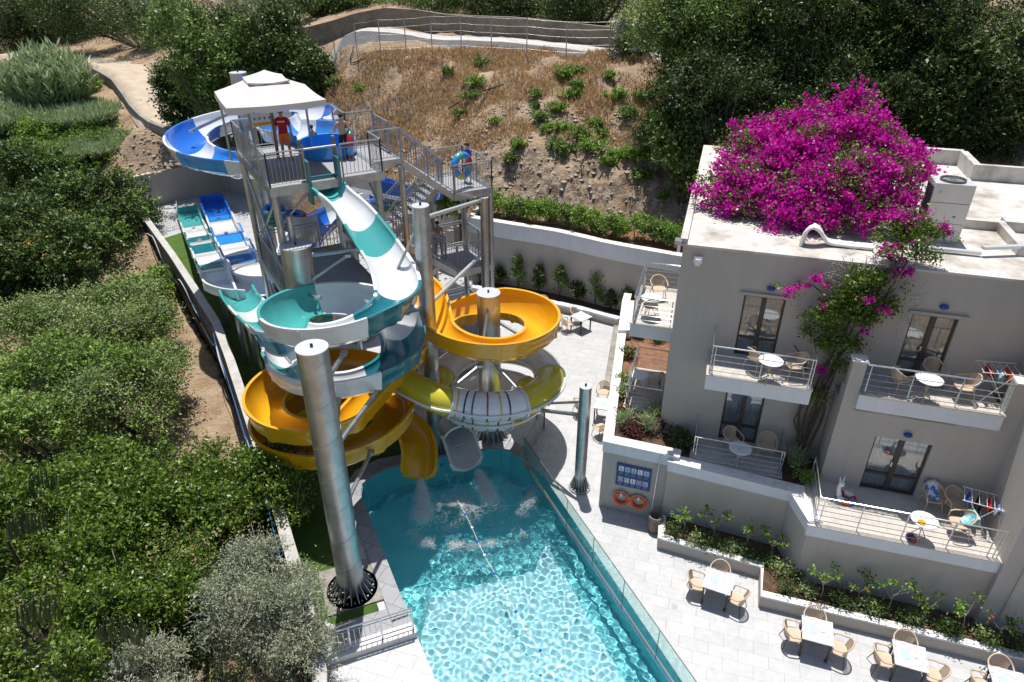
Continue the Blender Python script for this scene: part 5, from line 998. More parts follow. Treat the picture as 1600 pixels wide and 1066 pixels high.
# ---------------------------------------------------------------- people
def skinmesh(name, J, E, m, parent=None, sub=2):
    ks = list(J); me = bpy.data.meshes.new(name); me.from_pydata([J[k][0] for k in ks], [(ks.index(a), ks.index(c)) for a, c in E], []); me.materials.append(m)
    o = link(name, me, parent); o.modifiers.new('skin', 'SKIN'); o.modifiers['skin'].use_smooth_shade = True
    for i, k in enumerate(ks): r = J[k][1]; r = r if isinstance(r, tuple) else (r, r); me.skin_vertices[0].data[i].radius = r; me.skin_vertices[0].data[i].use_root = i == 0
    s = o.modifiers.new('sub', 'SUBSURF'); s.levels = sub; s.render_levels = sub; return o
def person(label, at, rz, Ht, skin, top=None, bottom='bcloth', cap=None, pose='stand', hands=None, group=None):
    s = Ht/1.75; fr = Frame(at, rz); Z0 = at[2]
    def P(x, y, z): return tuple(fr(x*s, y*s, Z0+z*s))       # x right, y facing forward
    t = thing('person', label, 'person', at, group)
    if pose == 'sit':
        hz = .12; J = {'pelvis': (P(0, 0, hz), (.15*s, .11*s)), 'waist': (P(0, -.06, hz+.2), (.13*s, .09*s)), 'chest': (P(0, -.1, hz+.4), (.155*s, .1*s)), 'neck0': (P(0, -.09, hz+.56), .055*s), 'neck': (P(0, -.07, hz+.62), .05*s),
             'hipL': (P(-.1, .05, hz), .085*s), 'hipR': (P(.1, .05, hz), .085*s), 'knL': (P(-.16, .42, hz+.12), .055*s), 'knR': (P(.16, .42, hz+.12), .055*s), 'anL': (P(-.15, .8, hz-.02), .036*s), 'anR': (P(.15, .8, hz-.02), .036*s), 'ftL': (P(-.15, .86, hz+.12), .03*s), 'ftR': (P(.15, .86, hz+.12), .03*s)}
        zt = hz-.94+.04; yo = -.1
    else:
        J = {'pelvis': (P(0, 0, .94), (.145*s, .1*s)), 'waist': (P(0, .01, 1.1), (.125*s, .085*s)), 'chest': (P(0, 0, 1.3), (.155*s, .1*s)), 'neck0': (P(0, -.01, 1.44), .06*s), 'neck': (P(0, .01, 1.51), .05*s),
             'hipL': (P(-.09, 0, .86), .09*s), 'hipR': (P(.09, 0, .86), .09*s), 'knL': (P(-.11, .03, .48), .056*s), 'knR': (P(.12, .0, .48), .056*s), 'anL': (P(-.12, -.01, .09), .036*s), 'anR': (P(.14, -.03, .09), .036*s), 'ftL': (P(-.13, .15, .035), (.045*s, .03*s)), 'ftR': (P(.17, .11, .035), (.045*s, .03*s))}
        zt = 0; yo = 0
    sh = 1.42+zt; hands = hands or (P(-.26, .03, .82+zt), P(.26, .03, .82+zt))
    E = [('pelvis', 'waist'), ('waist', 'chest'), ('chest', 'neck0'), ('neck0', 'neck')]
    for sd, x in (('L', -1), ('R', 1)):
        S_ = Vector(P(x*.18, yo, sh-.02)); H_ = Vector(hands[0 if x < 0 else 1]); m_ = (S_+H_)/2; L_ = .56*s; d = (H_-S_); 
        bend = math.sqrt(max(0, (L_/2)**2-(min(d.length, L_)/2)**2)); el = m_+Vector((0, 0, -1))*bend*.7-fr.e2*bend*.6+fr.e1*x*.02
        J['sh'+sd] = (tuple(S_), .06*s); J['el'+sd] = (tuple(el), .04*s); J['wr'+sd] = (tuple(H_), .026*s); dd = (H_-el).normalized(); pm = H_+dd*.07*s; J['pm'+sd] = (tuple(pm), (.036*s, .018*s))
        side = dd.cross(fr.e1*x).normalized() if abs(dd.dot(fr.e1)) < .9 else fr.e2
        E += [('neck0', 'sh'+sd), ('sh'+sd, 'el'+sd), ('el'+sd, 'wr'+sd), ('wr'+sd, 'pm'+sd), ('pelvis', 'hip'+sd), ('hip'+sd, 'kn'+sd), ('kn'+sd, 'an'+sd), ('an'+sd, 'ft'+sd)]
        for k in range(4):
            o_ = side*(.026-.0175*k)*s; ln = (.07, .08, .075, .06)[k]*s; a_ = pm+o_+dd*.02*s; J[f'f{sd}{k}a'] = (tuple(a_+dd*ln*.5), .009*s); J[f'f{sd}{k}b'] = (tuple(a_+dd*ln-fr.e1*x*.012*s), .008*s); E += [('pm'+sd, f'f{sd}{k}a'), (f'f{sd}{k}a', f'f{sd}{k}b')]
        J['th'+sd] = (tuple(H_+dd*.05*s+side*.045*s), .01*s); J['tk'+sd] = (tuple(H_+dd*.085*s+side*.055*s), .009*s); E += [('pm'+sd, 'th'+sd), ('th'+sd, 'tk'+sd)]
    hd = Vector(P(0, yo+.02, 1.64+zt)) if pose != 'sit' else Vector(P(0, -.02, .12+.76)); J['jaw'] = (tuple(hd+fr.e2*.015*s-Vector((0, 0, .07*s))), (.058*s, .07*s)); J['skull'] = (tuple(hd+Vector((0, 0, .035*s))), (.078*s, .09*s)); J['crown'] = (tuple(hd+Vector((0, 0, .085*s))), (.05*s, .06*s))
    E += [('neck', 'jaw'), ('jaw', 'skull'), ('skull', 'crown')]
    body = skinmesh('body', J, E, M[skin], t)
    b = MB(); b.ball(hd+fr.e2*.1*s-Vector((0, 0, .005)), .016*s, n=8, sc=(1, 1, 1.4)); [b.ball(hd+fr.e1*q*.085*s, .022*s, n=8, sc=(.5, 1, 1.3)) for q in (-1, 1)]; b.build('nose_and_ears', M[skin], body, smooth=60)
    b = MB(); [b.ball(hd+fr.e1*q*.03*s+fr.e2*.085*s+Vector((0, 0, .02*s)), .011*s, n=8) for q in (-1, 1)]; b.build('eyes', M['blk'], body); b = MB(); b.tube([hd+fr.e1*-.025*s+fr.e2*.09*s-Vector((0, 0, .05*s)), hd+fr.e1*.025*s+fr.e2*.09*s-Vector((0, 0, .05*s))], .006*s, 5); b.build('mouth', M['shirt'], body)
    b = MB(); b.ball(hd-fr.e2*.015*s+Vector((0, 0, .055*s)), .098*s, n=14, sc=(.95, 1.08, .95)); b.build('cap' if cap else 'hair', M[cap or 'hair'], t, smooth=60)
    if cap: b = MB(); b.box(Frame(hd, rz), -.07*s, .07*s, .06*s, .19*s, hd.z+.05*s, hd.z+.065*s); b.build('cap_peak', M[cap], t)
    if top:
        E2 = [('waist', 'chest'), ('chest', 'neck0'), ('neck0', 'shL'), ('neck0', 'shR'), ('shL', 'eL'), ('shR', 'eR'), ('waist', 'pelvis')]
        g = lambda k, a: (J[k][0], tuple(r+a for r in J[k][1]) if isinstance(J[k][1], tuple) else J[k][1]+a)
        J2 = {'waist': g('waist', .035*s), 'chest': g('chest', .03*s), 'neck0': g('neck0', .02*s), 'shL': g('shL', .025*s), 'shR': g('shR', .025*s), 'pelvis': g('pelvis', .03*s)}
        for sd in 'LR': J2['e'+sd] = (tuple(Vector(J['sh'+sd][0]).lerp(Vector(J['el'+sd][0]), .75)), .062*s)
        skinmesh('shirt', J2, E2, M[top], t)
        if top == 'shirt':
            b = MB(); f3 = Frame(P(0, -.14, 1.36), rz); [b.box(f3, x, x+.035, -.012, -.002, P(0, 0, 1.34)[2], P(0, 0, 1.39)[2]) for x in (-.13, -.08, -.03, .02, .07)]; b.build('shirt_lettering', M['plainwhite'], t)
    if bottom:
        J3 = {'pelvis': (J['pelvis'][0], (.165*s, .12*s)), 'hipL': (J['hipL'][0], .105*s), 'hipR': (J['hipR'][0], .105*s)}
        for sd in 'LR': J3['k'+sd] = (tuple(Vector(J['hip'+sd][0]).lerp(Vector(J['kn'+sd][0]), .8)), .085*s)
        J3['w'] = (tuple(Vector(J['pelvis'][0]).lerp(Vector(J['waist'][0]), .4)), (.145*s, .105*s))
        skinmesh('shorts', J3, [('pelvis', 'hipL'), ('pelvis', 'hipR'), ('hipL', 'kL'), ('hipR', 'kR'), ('pelvis', 'w')], M[bottom], t)
    return t
gq = G(450, 252, PZ); person('lifeguard in a red shirt, red cap and orange shorts seen from behind on the platform', gq, 12, 1.86, 'skin', 'shirt', 'oshort', 'shirt')
gq = G(540, 248, PZ); rg = T(3.45, 2.6, 0); person('bare backed boy in dark shorts holding a swim ring on the platform', gq, 30, 1.62, 'skin2', None, 'blk', hands=(gq+Vector((-.42, .05, .95)), gq+Vector((.3, .02, .8))))
gq = G(490, 227, PZ+.12); person('child sitting in the blue start tub with the back to the camera', gq, 40, 1.35, 'skin2', None, 'bcloth', pose='sit')
gq = T(8.35, 1.75, 8.3); gq = G(732, 284, 8.3); person('slim person in blue swimwear holding a turquoise ring on the stair landing', gq, 160, 1.6, 'skin2', 'bcloth', 'bcloth', hands=(gq+Vector((-.36, -.1, .95)), gq+Vector((-.25, .1, 1.15))))
gq = G(686, 400, 4.95); person('boy in dark shorts waiting in the shade of the lower stair landing', gq, 20, 1.6, 'skin', None, 'bcloth')
# ---------------------------------------------------------------- vegetation
def cloud(blobs, n, sz, seed, clump=.28, per=26, up=.5, shell=.45, flat=1.0, asp=.5, droop=.2):
    rg = np.random.RandomState(seed); bl = np.array(blobs, float); vol = (bl[:, 3]*bl[:, 4]*bl[:, 5])**(2/3.); nc = max(4, n//per); ix = rg.choice(len(bl), nc, p=vol/vol.sum())
    d = rg.normal(size=(nc, 3)); d /= np.linalg.norm(d, axis=1)[:, None]; d[:, 2] = np.where(d[:, 2] < -.35, -d[:, 2], d[:, 2])
    rad = 1-shell*rg.rand(nc)**1.6+.16*rg.normal(size=nc)*.6; cc = bl[ix, :3]+d*bl[ix, 3:6]*rad[:, None]
    cc = cc+d*(rg.rand(nc)[:, None] > .82)*rg.rand(nc)[:, None]*clump*1.6
    if nc > 60:
        q = fbm(cc[:, 0]/(clump*3.2)+cc[:, 2]*1.7, cc[:, 1]/(clump*3.2)-cc[:, 2]*1.3, 3, seed % 50); kp = q > np.quantile(q, .38); cc = cc[kp]; d = d[kp]; nc = len(cc)
    k = rg.randint(0, nc, n); cs = clump*(.6+.8*rg.rand(nc)); p = cc[k]+rg.normal(size=(n, 3))*cs[k][:, None]*np.array([1, 1, .75*flat])
    out = d[k]
    ax = rg.normal(size=(n, 3))+out*.8; ax[:, 2] -= droop; ax /= np.linalg.norm(ax, axis=1)[:, None]
    nr = rg.normal(size=(n, 3))*.75+out*.45; nr[:, 2] += up; sd = np.cross(ax, nr); sd /= np.linalg.norm(sd, axis=1)[:, None]+1e-9; nn = np.cross(sd, ax)
    L_ = sz*(.6+.8*rg.rand(n))[:, None]; w = L_*asp*.5
    return p, ax, sd, nn, L_, w
def leafmesh(name, arr, m):
    p, ax, sd, nn, L_, w = arr; n = len(p); co = np.empty((n, 4, 3)); co[:, 0] = p; co[:, 1] = p+ax*L_*.45+sd*w+nn*w*.35; co[:, 2] = p+ax*L_; co[:, 3] = p+ax*L_*.45-sd*w+nn*w*.35
    return fastmesh(name, co.reshape(-1, 3), 4, m)
def cat_arr(*a): return tuple(np.concatenate([q[i] for q in a]) for i in range(6))
def shoots(parent, blobs, ns, ln, nl, sz, m, stem, seed, leaves=True, up=.6, asp=.4, name='shoots', r=.008):
    rg = np.random.RandomState(seed); bl = np.array(blobs, float); ix = rg.randint(0, len(bl), ns); d = rg.normal(size=(ns, 3)); d[:, 2] = np.abs(d[:, 2])+.15; d /= np.linalg.norm(d, axis=1)[:, None]
    base = bl[ix, :3]+d*bl[ix, 3:6]*.8; dr = d*.8+rg.normal(size=(ns, 3))*.35; dr[:, 2] += up; dr /= np.linalg.norm(dr, axis=1)[:, None]; Ls = ln*(.5+.8*rg.rand(ns))
    if leaves:
        k = np.repeat(np.arange(ns), nl); t = rg.rand(ns*nl)**.8; p = base[k]+dr[k]*(t*Ls[k])[:, None]-np.array([0, 0, 1])*(t**2*Ls[k]*.3)[:, None]; n = len(k); ax = rg.normal(size=(n, 3))*.8+dr[k]*.5; ax[:, 2] -= .15; ax /= np.linalg.norm(ax, axis=1)[:, None]; nr = rg.normal(size=(n, 3))*.5; nr[:, 2] += .9; sd = np.cross(ax, nr); sd /= np.linalg.norm(sd, axis=1)[:, None]+1e-9
        L_ = sz*(.6+.8*rg.rand(n))[:, None]; link(name, leafmesh(name, (p, ax, sd, np.cross(sd, ax), L_, L_*asp*.5), M[m]), parent)
    b = MB()
    for i in range(0, ns, 2 if leaves else 1):
        p0, p1 = Vector(base[i]-dr[i]*.5*Ls[i]), Vector(base[i]+dr[i]*Ls[i]*.55); b.tube([p0, p1, p1+Vector(dr[i])*Ls[i]*.45-Vector((0, 0, Ls[i]*.28))], [r, r*.7, r*.3], 3, cap=False)
    b.build('twigs' if leaves else name, M[stem], parent, kind='stuff')
def limbs(b, base, blobs, r0, seed, k=2):
    rg = random.Random(seed); base = Vector(base)
    for bl in blobs[:9]:
        c = Vector(bl[:3]); mid = base.lerp(c, .5)+Vector((rg.uniform(-.3, .3), rg.uniform(-.3, .3), .1)); b.tube(cat_rom([base, mid, c], .5), [r0*(1-.8*i/20.) if i < 20 else r0*.2 for i in range(len(cat_rom([base, mid, c], .5)))], 6)
        for _ in range(k):
            e = c+Vector((rg.uniform(-1, 1)*bl[3], rg.uniform(-1, 1)*bl[4], rg.uniform(.1, .9)*bl[5]))*.85; b.tube([mid.lerp(c, .6), c.lerp(e, .5)+Vector((0, 0, .1)), e], [r0*.35, r0*.22, r0*.07], 5)
def tree(name, label, cat, base, blobs, n, sz, m, seed, group=None, r0=.16, tm='bark', extra=None, shoot=None, **kw):
    base = (base[0], base[1], base[2] if len(base) > 2 else gz(base[0], base[1])-.1); t = thing(name, label, cat, base, group)
    b = MB(); limbs(b, base, blobs, r0, seed); b.build('trunk', M[tm], t, smooth=60)
    kw['clump'] = kw.get('clump', .3)*.68; kw['per'] = int(kw.get('per', 30)*1.5); link('crown', leafmesh('crown', cloud(blobs, n, sz, seed, **kw), M[m]), t)
    if shoot:
        shoots(t, blobs, *shoot[:6], seed+5)
        if shoot[6]: shoots(t, blobs, shoot[6], .9, 1, 1, m, 'twig', seed+6, leaves=False, name='bare_twigs', r=.012)
    if extra:
        for nm, mm, n2, s2, kw2 in extra: link(nm, leafmesh(nm, cloud(blobs, n2, s2, seed+77, **kw2), M[mm]), t, kind='stuff')
    return t
def canopy(px, py, z, rx, ry, rz, nb, seed):
    c = G(px, py, z); rg = random.Random(seed); out = []
    for i in range(nb):
        a = rg.uniform(0, 6.28); q = rg.random()**.5; out.append((c.x+math.cos(a)*rx*q*.8, c.y+math.sin(a)*ry*q*.8, z+rg.uniform(-.6, .55)*rz, rx*rg.uniform(.24, .46), ry*rg.uniform(.24, .46), rz*rg.uniform(.35, .75)))
    return c, out
# big near trees at the lower left
TREES = [  # px,py,z,rx,ry,rz,nb,n,leaf,mat,label,kind,clump
 (120, 800, 2.3, 3.4, 3.0, 1.6, 13, 26000, .17, 'l_mul', 'glossy broad leaved mulberry tree filling the lower left of the view', 'mulberry_tree', .34),
 (350, 765, 1.7, 2.9, 2.1, 1.2, 12, 17000, .16, 'l_mul', 'glossy mulberry branches reaching over the end of the garden wall', 'mulberry_tree', .3),
 (60, 1000, 2.6, 2.6, 1.8, 1.5, 8, 12000, .15, 'l_mul', 'dark mulberry foliage in the bottom left corner', 'mulberry_tree', .3),
 (250, 940, 2.0, 1.7, 1.4, 1.2, 6, 9000, .15, 'l_mul', 'dark mulberry foliage between the olive tree and the needle branches', 'mulberry_tree', .3),
 (410, 945, 2.1, 1.75, 1.55, 1.25, 9, 52000, .075, 'l_oli', 'silvery olive tree beside the tall front steel column', 'olive_tree', .2),
 (455, 1010, 1.4, 1.2, .9, .9, 5, 16000, .075, 'l_oli', 'lower silvery olive bough beside the steel kerb railing', 'olive_tree', .2),
 (250, 1040, 2.2, 1.7, .9, .9, 4, 15000, .07, 'l_oli', 'grey olive foliage along the bottom edge left of centre', 'olive_tree', .2),
 (60, 640, .6, 4.5, 3.2, 1.7, 10, 26000, .15, 'l_md', 'mid green bushy thicket left of the dry dirt strip', 'shrub', .4),
 (190, 610, .2, 2.6, 3.0, 1.3, 8, 18000, .12, 'l_pale', 'pale green bramble thicket beside the dry dirt strip', 'shrub', .35),
 (120, 510, .3, 4.2, 3.4, 1.5, 10, 24000, .13, 'l_pale', 'pale green bramble mound with bare twigs on the left slope', 'shrub', .35),
 (200, 480, -.2, 2.0, 2.6, 1.0, 6, 11000, .13, 'l_md', 'low green bush at the top of the dry dirt strip', 'shrub', .3),
 (235, 462, -.4, 1.3, 1.6, .8, 5, 6000, .12, 'l_md', 'small green bush leaning over the dirt strip near the white hose', 'shrub', .25),
 (45, 400, 1.2, 5.2, 4.2, 2.4, 11, 24000, .22, 'l_dk', 'dark tree of heaven with yellow seed clusters on the left slope', 'dark_tree', .5),
 (140, 345, 1.2, 4.0, 4.0, 2.2, 9, 20000, .2, 'l_dk', 'dark green tree left of the back corner of the garden wall', 'dark_tree', .45),
 (40, 290, 2.4, 5.0, 4.5, 2.4, 9, 18000, .24, 'l_dk', 'dark leafy tree at the left edge below the reeds', 'dark_tree', .5),
 (110, 250, 2.6, 6.0, 4.5, 1.6, 9, 16000, .22, 'l_md', 'green bushes under the reeds on the left slope', 'shrub', .45),
 (40, 125, 6.6, 3.6, 3.6, 1.5, 8, 14000, .2, 'l_pale', 'pale scrub between the reed clumps at the left edge', 'shrub', .4),
 (120, 205, 3.9, 3.0, 4.0, 1.2, 8, 13000, .22, 'l_gr', 'bright green bushes beside the low kerb of the dirt track', 'shrub', .4),
 (95, 140, 6.0, 2.4, 2.6, 1.2, 5, 7000, .24, 'l_gr', 'fresh green bush at the bend of the dirt track', 'shrub', .4),
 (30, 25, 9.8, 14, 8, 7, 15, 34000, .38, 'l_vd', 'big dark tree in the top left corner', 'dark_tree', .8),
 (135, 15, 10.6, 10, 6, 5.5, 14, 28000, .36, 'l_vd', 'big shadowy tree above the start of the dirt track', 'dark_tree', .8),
 (232, 38, 9.8, 5.0, 4, 2.6, 8, 16000, .26, 'l_oli', 'grey green scrub mound right of the dirt track', 'shrub', .5),
 (200, 5, 11.8, 9, 5, 3, 6, 9000, .36, 'l_dk', 'dark tree along the top edge above the grey scrub', 'dark_tree', .8),
 (325, 105, 9.4, 3.3, 3.0, 3.6, 11, 26000, .24, 'l_md', 'dense rounded evergreen bush behind the awning on the left', 'evergreen_tree', .5),
 (420, 92, 9.5, 3.7, 3.0, 3.7, 11, 26000, .22, 'l_dk', 'dense dark evergreen bush behind the awning column', 'evergreen_tree', .5),
 (480, 120, 8.6, 1.9, 2.0, 2.4, 7, 15000, .22, 'l_dk', 'dark evergreen bush at the left end of the dry slope', 'evergreen_tree', .45),
 (285, 130, 8.0, 1.9, 2.0, 2.2, 6, 14000, .24, 'l_dk', 'dark evergreen bush above the crooked grey wall', 'evergreen_tree', .45),
 (390, 165, 6.6, 2.6, 2.0, 1.6, 7, 13000, .2, 'l_dk', 'shaded evergreen bush inside the blue slide loop', 'evergreen_tree', .4),
 (400, 8, 12.0, 5, 4, 1.8, 6, 9000, .2, 'l_oli', 'dry grey brush at the top edge left of the road wall', 'shrub', .4),
 (560, 0, 12.2, 4, 4, 1.5, 5, 8000, .26, 'l_md', 'green bush above the road wall at the top centre', 'shrub', .5),
 (490, 0, 12.3, 2.6, 3, 1.3, 5, 6000, .3, 'l_dk', 'dark round shrub on the bank above the road wall', 'shrub', .5),
 (690, 8, 12.2, 6, 4, 2.4, 8, 12000, .3, 'l_dk', 'dark wood edge tree above the middle of the gravel road', 'dark_tree', .6),
 (820, 8, 12.4, 6, 4, 3, 8, 13000, .3, 'l_dk', 'dark wood edge tree above the right part of the gravel road', 'dark_tree', .6),
 (935, 20, 12.3, 4.6, 4, 3.2, 8, 13000, .3, 'l_dk', 'dark shaded tree at the right end of the road wall', 'dark_tree', .6),
 (985, 70, 11.2, 1.2, 1.2, 1.3, 4, 3500, .2, 'l_oli', 'small tree with whitish flowers by the last road fence posts', 'flowering_tree', .25),
 (1110, 50, 12.8, 3.4, 3.2, 3.4, 11, 24000, .3, 'l_md', 'big green leaning tree at the right end of the gravel road', 'dark_tree', .5),
 (1160, 60, 12.5, 6, 4.5, 4.6, 12, 24000, .3, 'l_dk', 'big dark tree above the left of the bougainvillea', 'dark_tree', .55),
 (1280, 55, 12.6, 7, 4.5, 4.8, 12, 24000, .3, 'l_dk', 'big dark tree with pale bare twigs above the bougainvillea', 'dark_tree', .55),
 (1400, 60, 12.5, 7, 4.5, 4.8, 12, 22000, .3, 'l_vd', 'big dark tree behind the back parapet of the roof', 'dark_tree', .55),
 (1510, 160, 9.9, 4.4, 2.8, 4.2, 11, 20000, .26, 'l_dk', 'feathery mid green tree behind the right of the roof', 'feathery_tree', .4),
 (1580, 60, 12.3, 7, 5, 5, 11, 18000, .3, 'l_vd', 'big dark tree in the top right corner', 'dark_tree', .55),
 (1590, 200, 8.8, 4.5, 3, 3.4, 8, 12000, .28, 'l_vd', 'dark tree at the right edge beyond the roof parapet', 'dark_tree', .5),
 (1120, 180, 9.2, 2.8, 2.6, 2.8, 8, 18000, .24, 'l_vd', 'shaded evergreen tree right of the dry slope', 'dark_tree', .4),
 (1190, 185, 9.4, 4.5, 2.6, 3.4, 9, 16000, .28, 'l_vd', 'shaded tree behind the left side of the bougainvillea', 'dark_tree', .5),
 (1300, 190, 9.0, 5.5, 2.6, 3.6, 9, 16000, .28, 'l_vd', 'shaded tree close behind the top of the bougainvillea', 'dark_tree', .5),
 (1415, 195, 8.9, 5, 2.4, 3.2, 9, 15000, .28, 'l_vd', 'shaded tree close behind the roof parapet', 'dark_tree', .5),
 (1070, 265, 7.0, 1.5, 1.5, 1.6, 6, 12000, .2, 'l_md', 'leafy green tree hanging over the rock face left of the hotel', 'shrub', .35),
 (1035, 215, 8.0, 1.5, 1.4, 1.2, 5, 7500, .2, 'l_md', 'green bush at the right end of the dry slope', 'shrub', .3),
]
for i, (px, py, z, rx, ry, rz, nb, n, sz, m, lb, nm, cl) in enumerate(TREES):
    nb = int(nb*1.3); c, bl = canopy(px, py, z, rx, ry, rz, nb, 100+i); g0 = gz(c.x, c.y)
    kw = dict(clump=cl, per=30); 
    if m == 'l_oli': kw.update(asp=.28, up=.3)
    if m == 'l_mul': kw.update(asp=.55, up=.35, shell=.6); sz *= .72; n = int(n*1.7); cl = .24; kw['clump'] = .24; kw['per'] = 22
    if sz >= .28: sz *= .58; n = int(n*2.0); kw.update(asp=.42, shell=.6)
    if m in ('l_md', 'l_pale') and px < 260: n = int(n*1.5)
    if 'tree' in nm or rz > 2:
        fill = []
        for q in bl[:5]: fill.append((q[0], q[1], (q[2]+g0)/2, q[3]*.9, q[4]*.9, max(.5, (q[2]-g0)*.4)))
        bl2 = bl+fill
    else: bl2 = bl
    ex = None; big = sz > .17; near = py > 600
    if m == 'l_mul': sh = (300, .6, 15, .115, 'l_mul', 'bark', 16)
    elif m == 'l_oli' and near: sh = (420, .4, 22, .06, 'l_oli', 'twig', 50)
    elif px > 1000: sh = (260, 1.2, 30, .15, 'l_md' if py < 100 else 'l_dk', 'twig', 20)  # paler shoots on the upper trees put sunlit highlights into the colour
    elif m == 'l_pale': sh = (300, .8, 16, .13, 'l_gr', 'twig', 90)
    elif px < 260 and py > 100: sh = (320, .9, 20, .2, 'l_gr' if i % 2 else 'l_md', 'bark', 14)
    else: sh = (150, .8, 18, .18, 'l_md', 'bark', 8)
    if 'yellow seed' in lb: ex = [('seed_clusters', 'l_yel', 500, .16, dict(clump=.2, per=18, shell=.02, asp=.6))]
    if 'whitish' in lb: ex = [('flowers', 'l_oli', 10, .1, dict()), ('blossom', 'white', 1500, .12, dict(clump=.12, per=10, shell=.1, asp=.8))]
    tree(nm, lb, {'dark_tree': 'tree', 'evergreen_tree': 'tree', 'shrub': 'shrub', 'mulberry_tree': 'tree', 'olive_tree': 'tree', 'flowering_tree': 'tree', 'feathery_tree': 'tree'}[nm], (c.x, c.y, g0-.2), bl2, int(n*1.15), sz, m, 200+i, extra=ex, shoot=sh, r0=.05+.025*rz, **kw)
# cane reeds
def reeds(label, px, py, zt, rx, ry, n, seed, h=4):
    rg = np.random.RandomState(seed); c = G(px, py, zt); g0 = gz(c.x, c.y); t = thing('cane_reeds', label, 'reeds', (c.x, c.y, g0), 'giant cane reeds on the left slope'); ns = n//14
    a = rg.rand(ns)*6.28; q = np.sqrt(rg.rand(ns)); x = c.x+np.cos(a)*rx*q; y = c.y+np.sin(a)*ry*q; hh = (zt-g0)*(.75+.45*rg.rand(ns))*(1-.35*q); lean = rg.normal(size=(ns, 2))*.12+np.stack([np.cos(a), np.sin(a)], 1)*.15*q[:, None]
    k = rg.randint(0, ns, n); f = .35+.65*rg.rand(n)**.8; p = np.stack([x[k]+lean[k, 0]*hh[k]*f, y[k]+lean[k, 1]*hh[k]*f, g0+hh[k]*f], 1)
    ax = rg.normal(size=(n, 3)); ax[:, 2] = np.abs(ax[:, 2])*.9+1.1; ax /= np.linalg.norm(ax, axis=1)[:, None]; nr = rg.normal(size=(n, 3))*.4; nr[:, 2] += 1; sd = np.cross(ax, nr); sd /= np.linalg.norm(sd, axis=1)[:, None]; nn = np.cross(sd, ax); L_ = (.5+.5*rg.rand(n))[:, None]
    arr = (p, ax, sd, nn, L_, L_*.075); link('leaves', leafmesh('leaves', arr, M['l_reed']), t)
    b = MB(); 
    for i in range(0, ns, 3): b.tube([(x[i], y[i], g0-.2), (x[i]+lean[i, 0]*hh[i], y[i]+lean[i, 1]*hh[i], g0+hh[i])], [.025, .01], 4, cap=False)
    b.build('stems', M['l_cac'], t)
reeds('tall blue green cane reeds left of the dirt track', 62, 80, 9.4, 2.5, 2.6, 13000, 1)
reeds('grey green cane reeds spreading below the bend of the track', 110, 175, 5.2, 3.4, 3.6, 14000, 2)
reeds('grey green cane reeds at the left edge of the picture', 12, 165, 5.8, 3.0, 3.6, 10000, 3)
reeds('dark cane reeds hanging towards the back corner of the garden wall', 150, 225, 3.6, 2.6, 3.8, 15000, 4)
# needle-branched conifer fans in the lower left corner
def fan(label, px, py, z, seed, n=30, L=1.0, rz=20):
    t = thing('conifer_branches', label, 'conifer', G(px, py, z), 'upright needle branches at the lower left'); rg = random.Random(seed); c = G(px, py, z); f = Frame(c, rz); b = MB()
    b.tube([f(-.2, .5, z-1.6), f(-.1, .2, z-.5), f(0, 0, z-.35), f(L*.9, .1, z-.15)], [.05, .04, .03, .015], 6); b.build('limb', M['bark'], t, smooth=60); b = MB()
    for i in range(n):
        u = L*i/n; h = .75*(1-.5*abs(u/L-.4))*rg.uniform(.8, 1.1); v = rg.uniform(-.18, .18); b.tube([f(u, v*.3, z-.3), f(u+.06, v, z-.3+h*.5), f(u+.14+rg.uniform(-.04, .04), v*1.3, z-.3+h)], [.016, .022, .014], 6)
    b.build('needle_branches', M['l_cac'], t, smooth=60)
fan('fan of upright needle branches left of the olive tree', 150, 985, 3.6, 1, 34, 1.15, -8); fan('fan of needle branches cut by the left edge', 5, 830, 4.0, 2, 30, .9, 25); fan('fan of needle branches in the bottom left corner', 20, 965, 3.9, 3, 26, .9, 10); fan('small fan of needle branches on the mulberry at the left', 40, 760, 3.6, 5, 20, .7, 15)
# clipped hedge plants on the retaining wall and creepers at its foot
def bush(name, label, c, r, h, n, sz, m, seed, group, extra=None, **kw):
    bl = [(c[0], c[1], c[2]+h*.55, r, r, h*.5), (c[0]+r*.4, c[1]-r*.2, c[2]+h*.35, r*.6, r*.6, h*.35)]; t = thing(name, label, 'plant', c, group)
    b = MB(); rg = random.Random(seed)
    for _ in range(4): b.tube([(c[0], c[1], c[2]-.05), (c[0]+rg.uniform(-r, r)*.6, c[1]+rg.uniform(-r, r)*.6, c[2]+h*.7)], [.02, .008], 5)
    b.build('stem', M['bark'], t); link('foliage', leafmesh('foliage', cloud(bl, n, sz, seed, clump=.1, per=20, shell=.6, **kw), M[m]), t)
    if extra: link(extra[0], leafmesh(extra[0], cloud(bl, extra[2], extra[3], seed+5, clump=.06, per=8, shell=.1, asp=.8), M[extra[1]]), t)
    return t
hl = resample([tuple(p) for p in offs(W2, 1.15)], .92)
nths = ['first', 'second', 'third', 'fourth', 'fifth', 'sixth', 'seventh', 'eighth', 'ninth', 'tenth', 'eleventh', 'twelfth', 'thirteenth', 'fourteenth', 'fifteenth', 'sixteenth', 'seventeenth', 'eighteenth', 'nineteenth', 'twentieth']
for i, p in enumerate(hl[:15]): rr = random.Random(i); bush('hedge_plant', nths[i]+' hedge plant from the left on top of the curved retaining wall', (p[0]+rr.uniform(-.1, .1), p[1]+rr.uniform(-.15, .15), 3.85), .5, 1.15+rr.uniform(-.2, .2), 1900, .12, 'l_gr' if i % 3 else 'l_md', 40+i, 'hedge plants on the retaining wall')
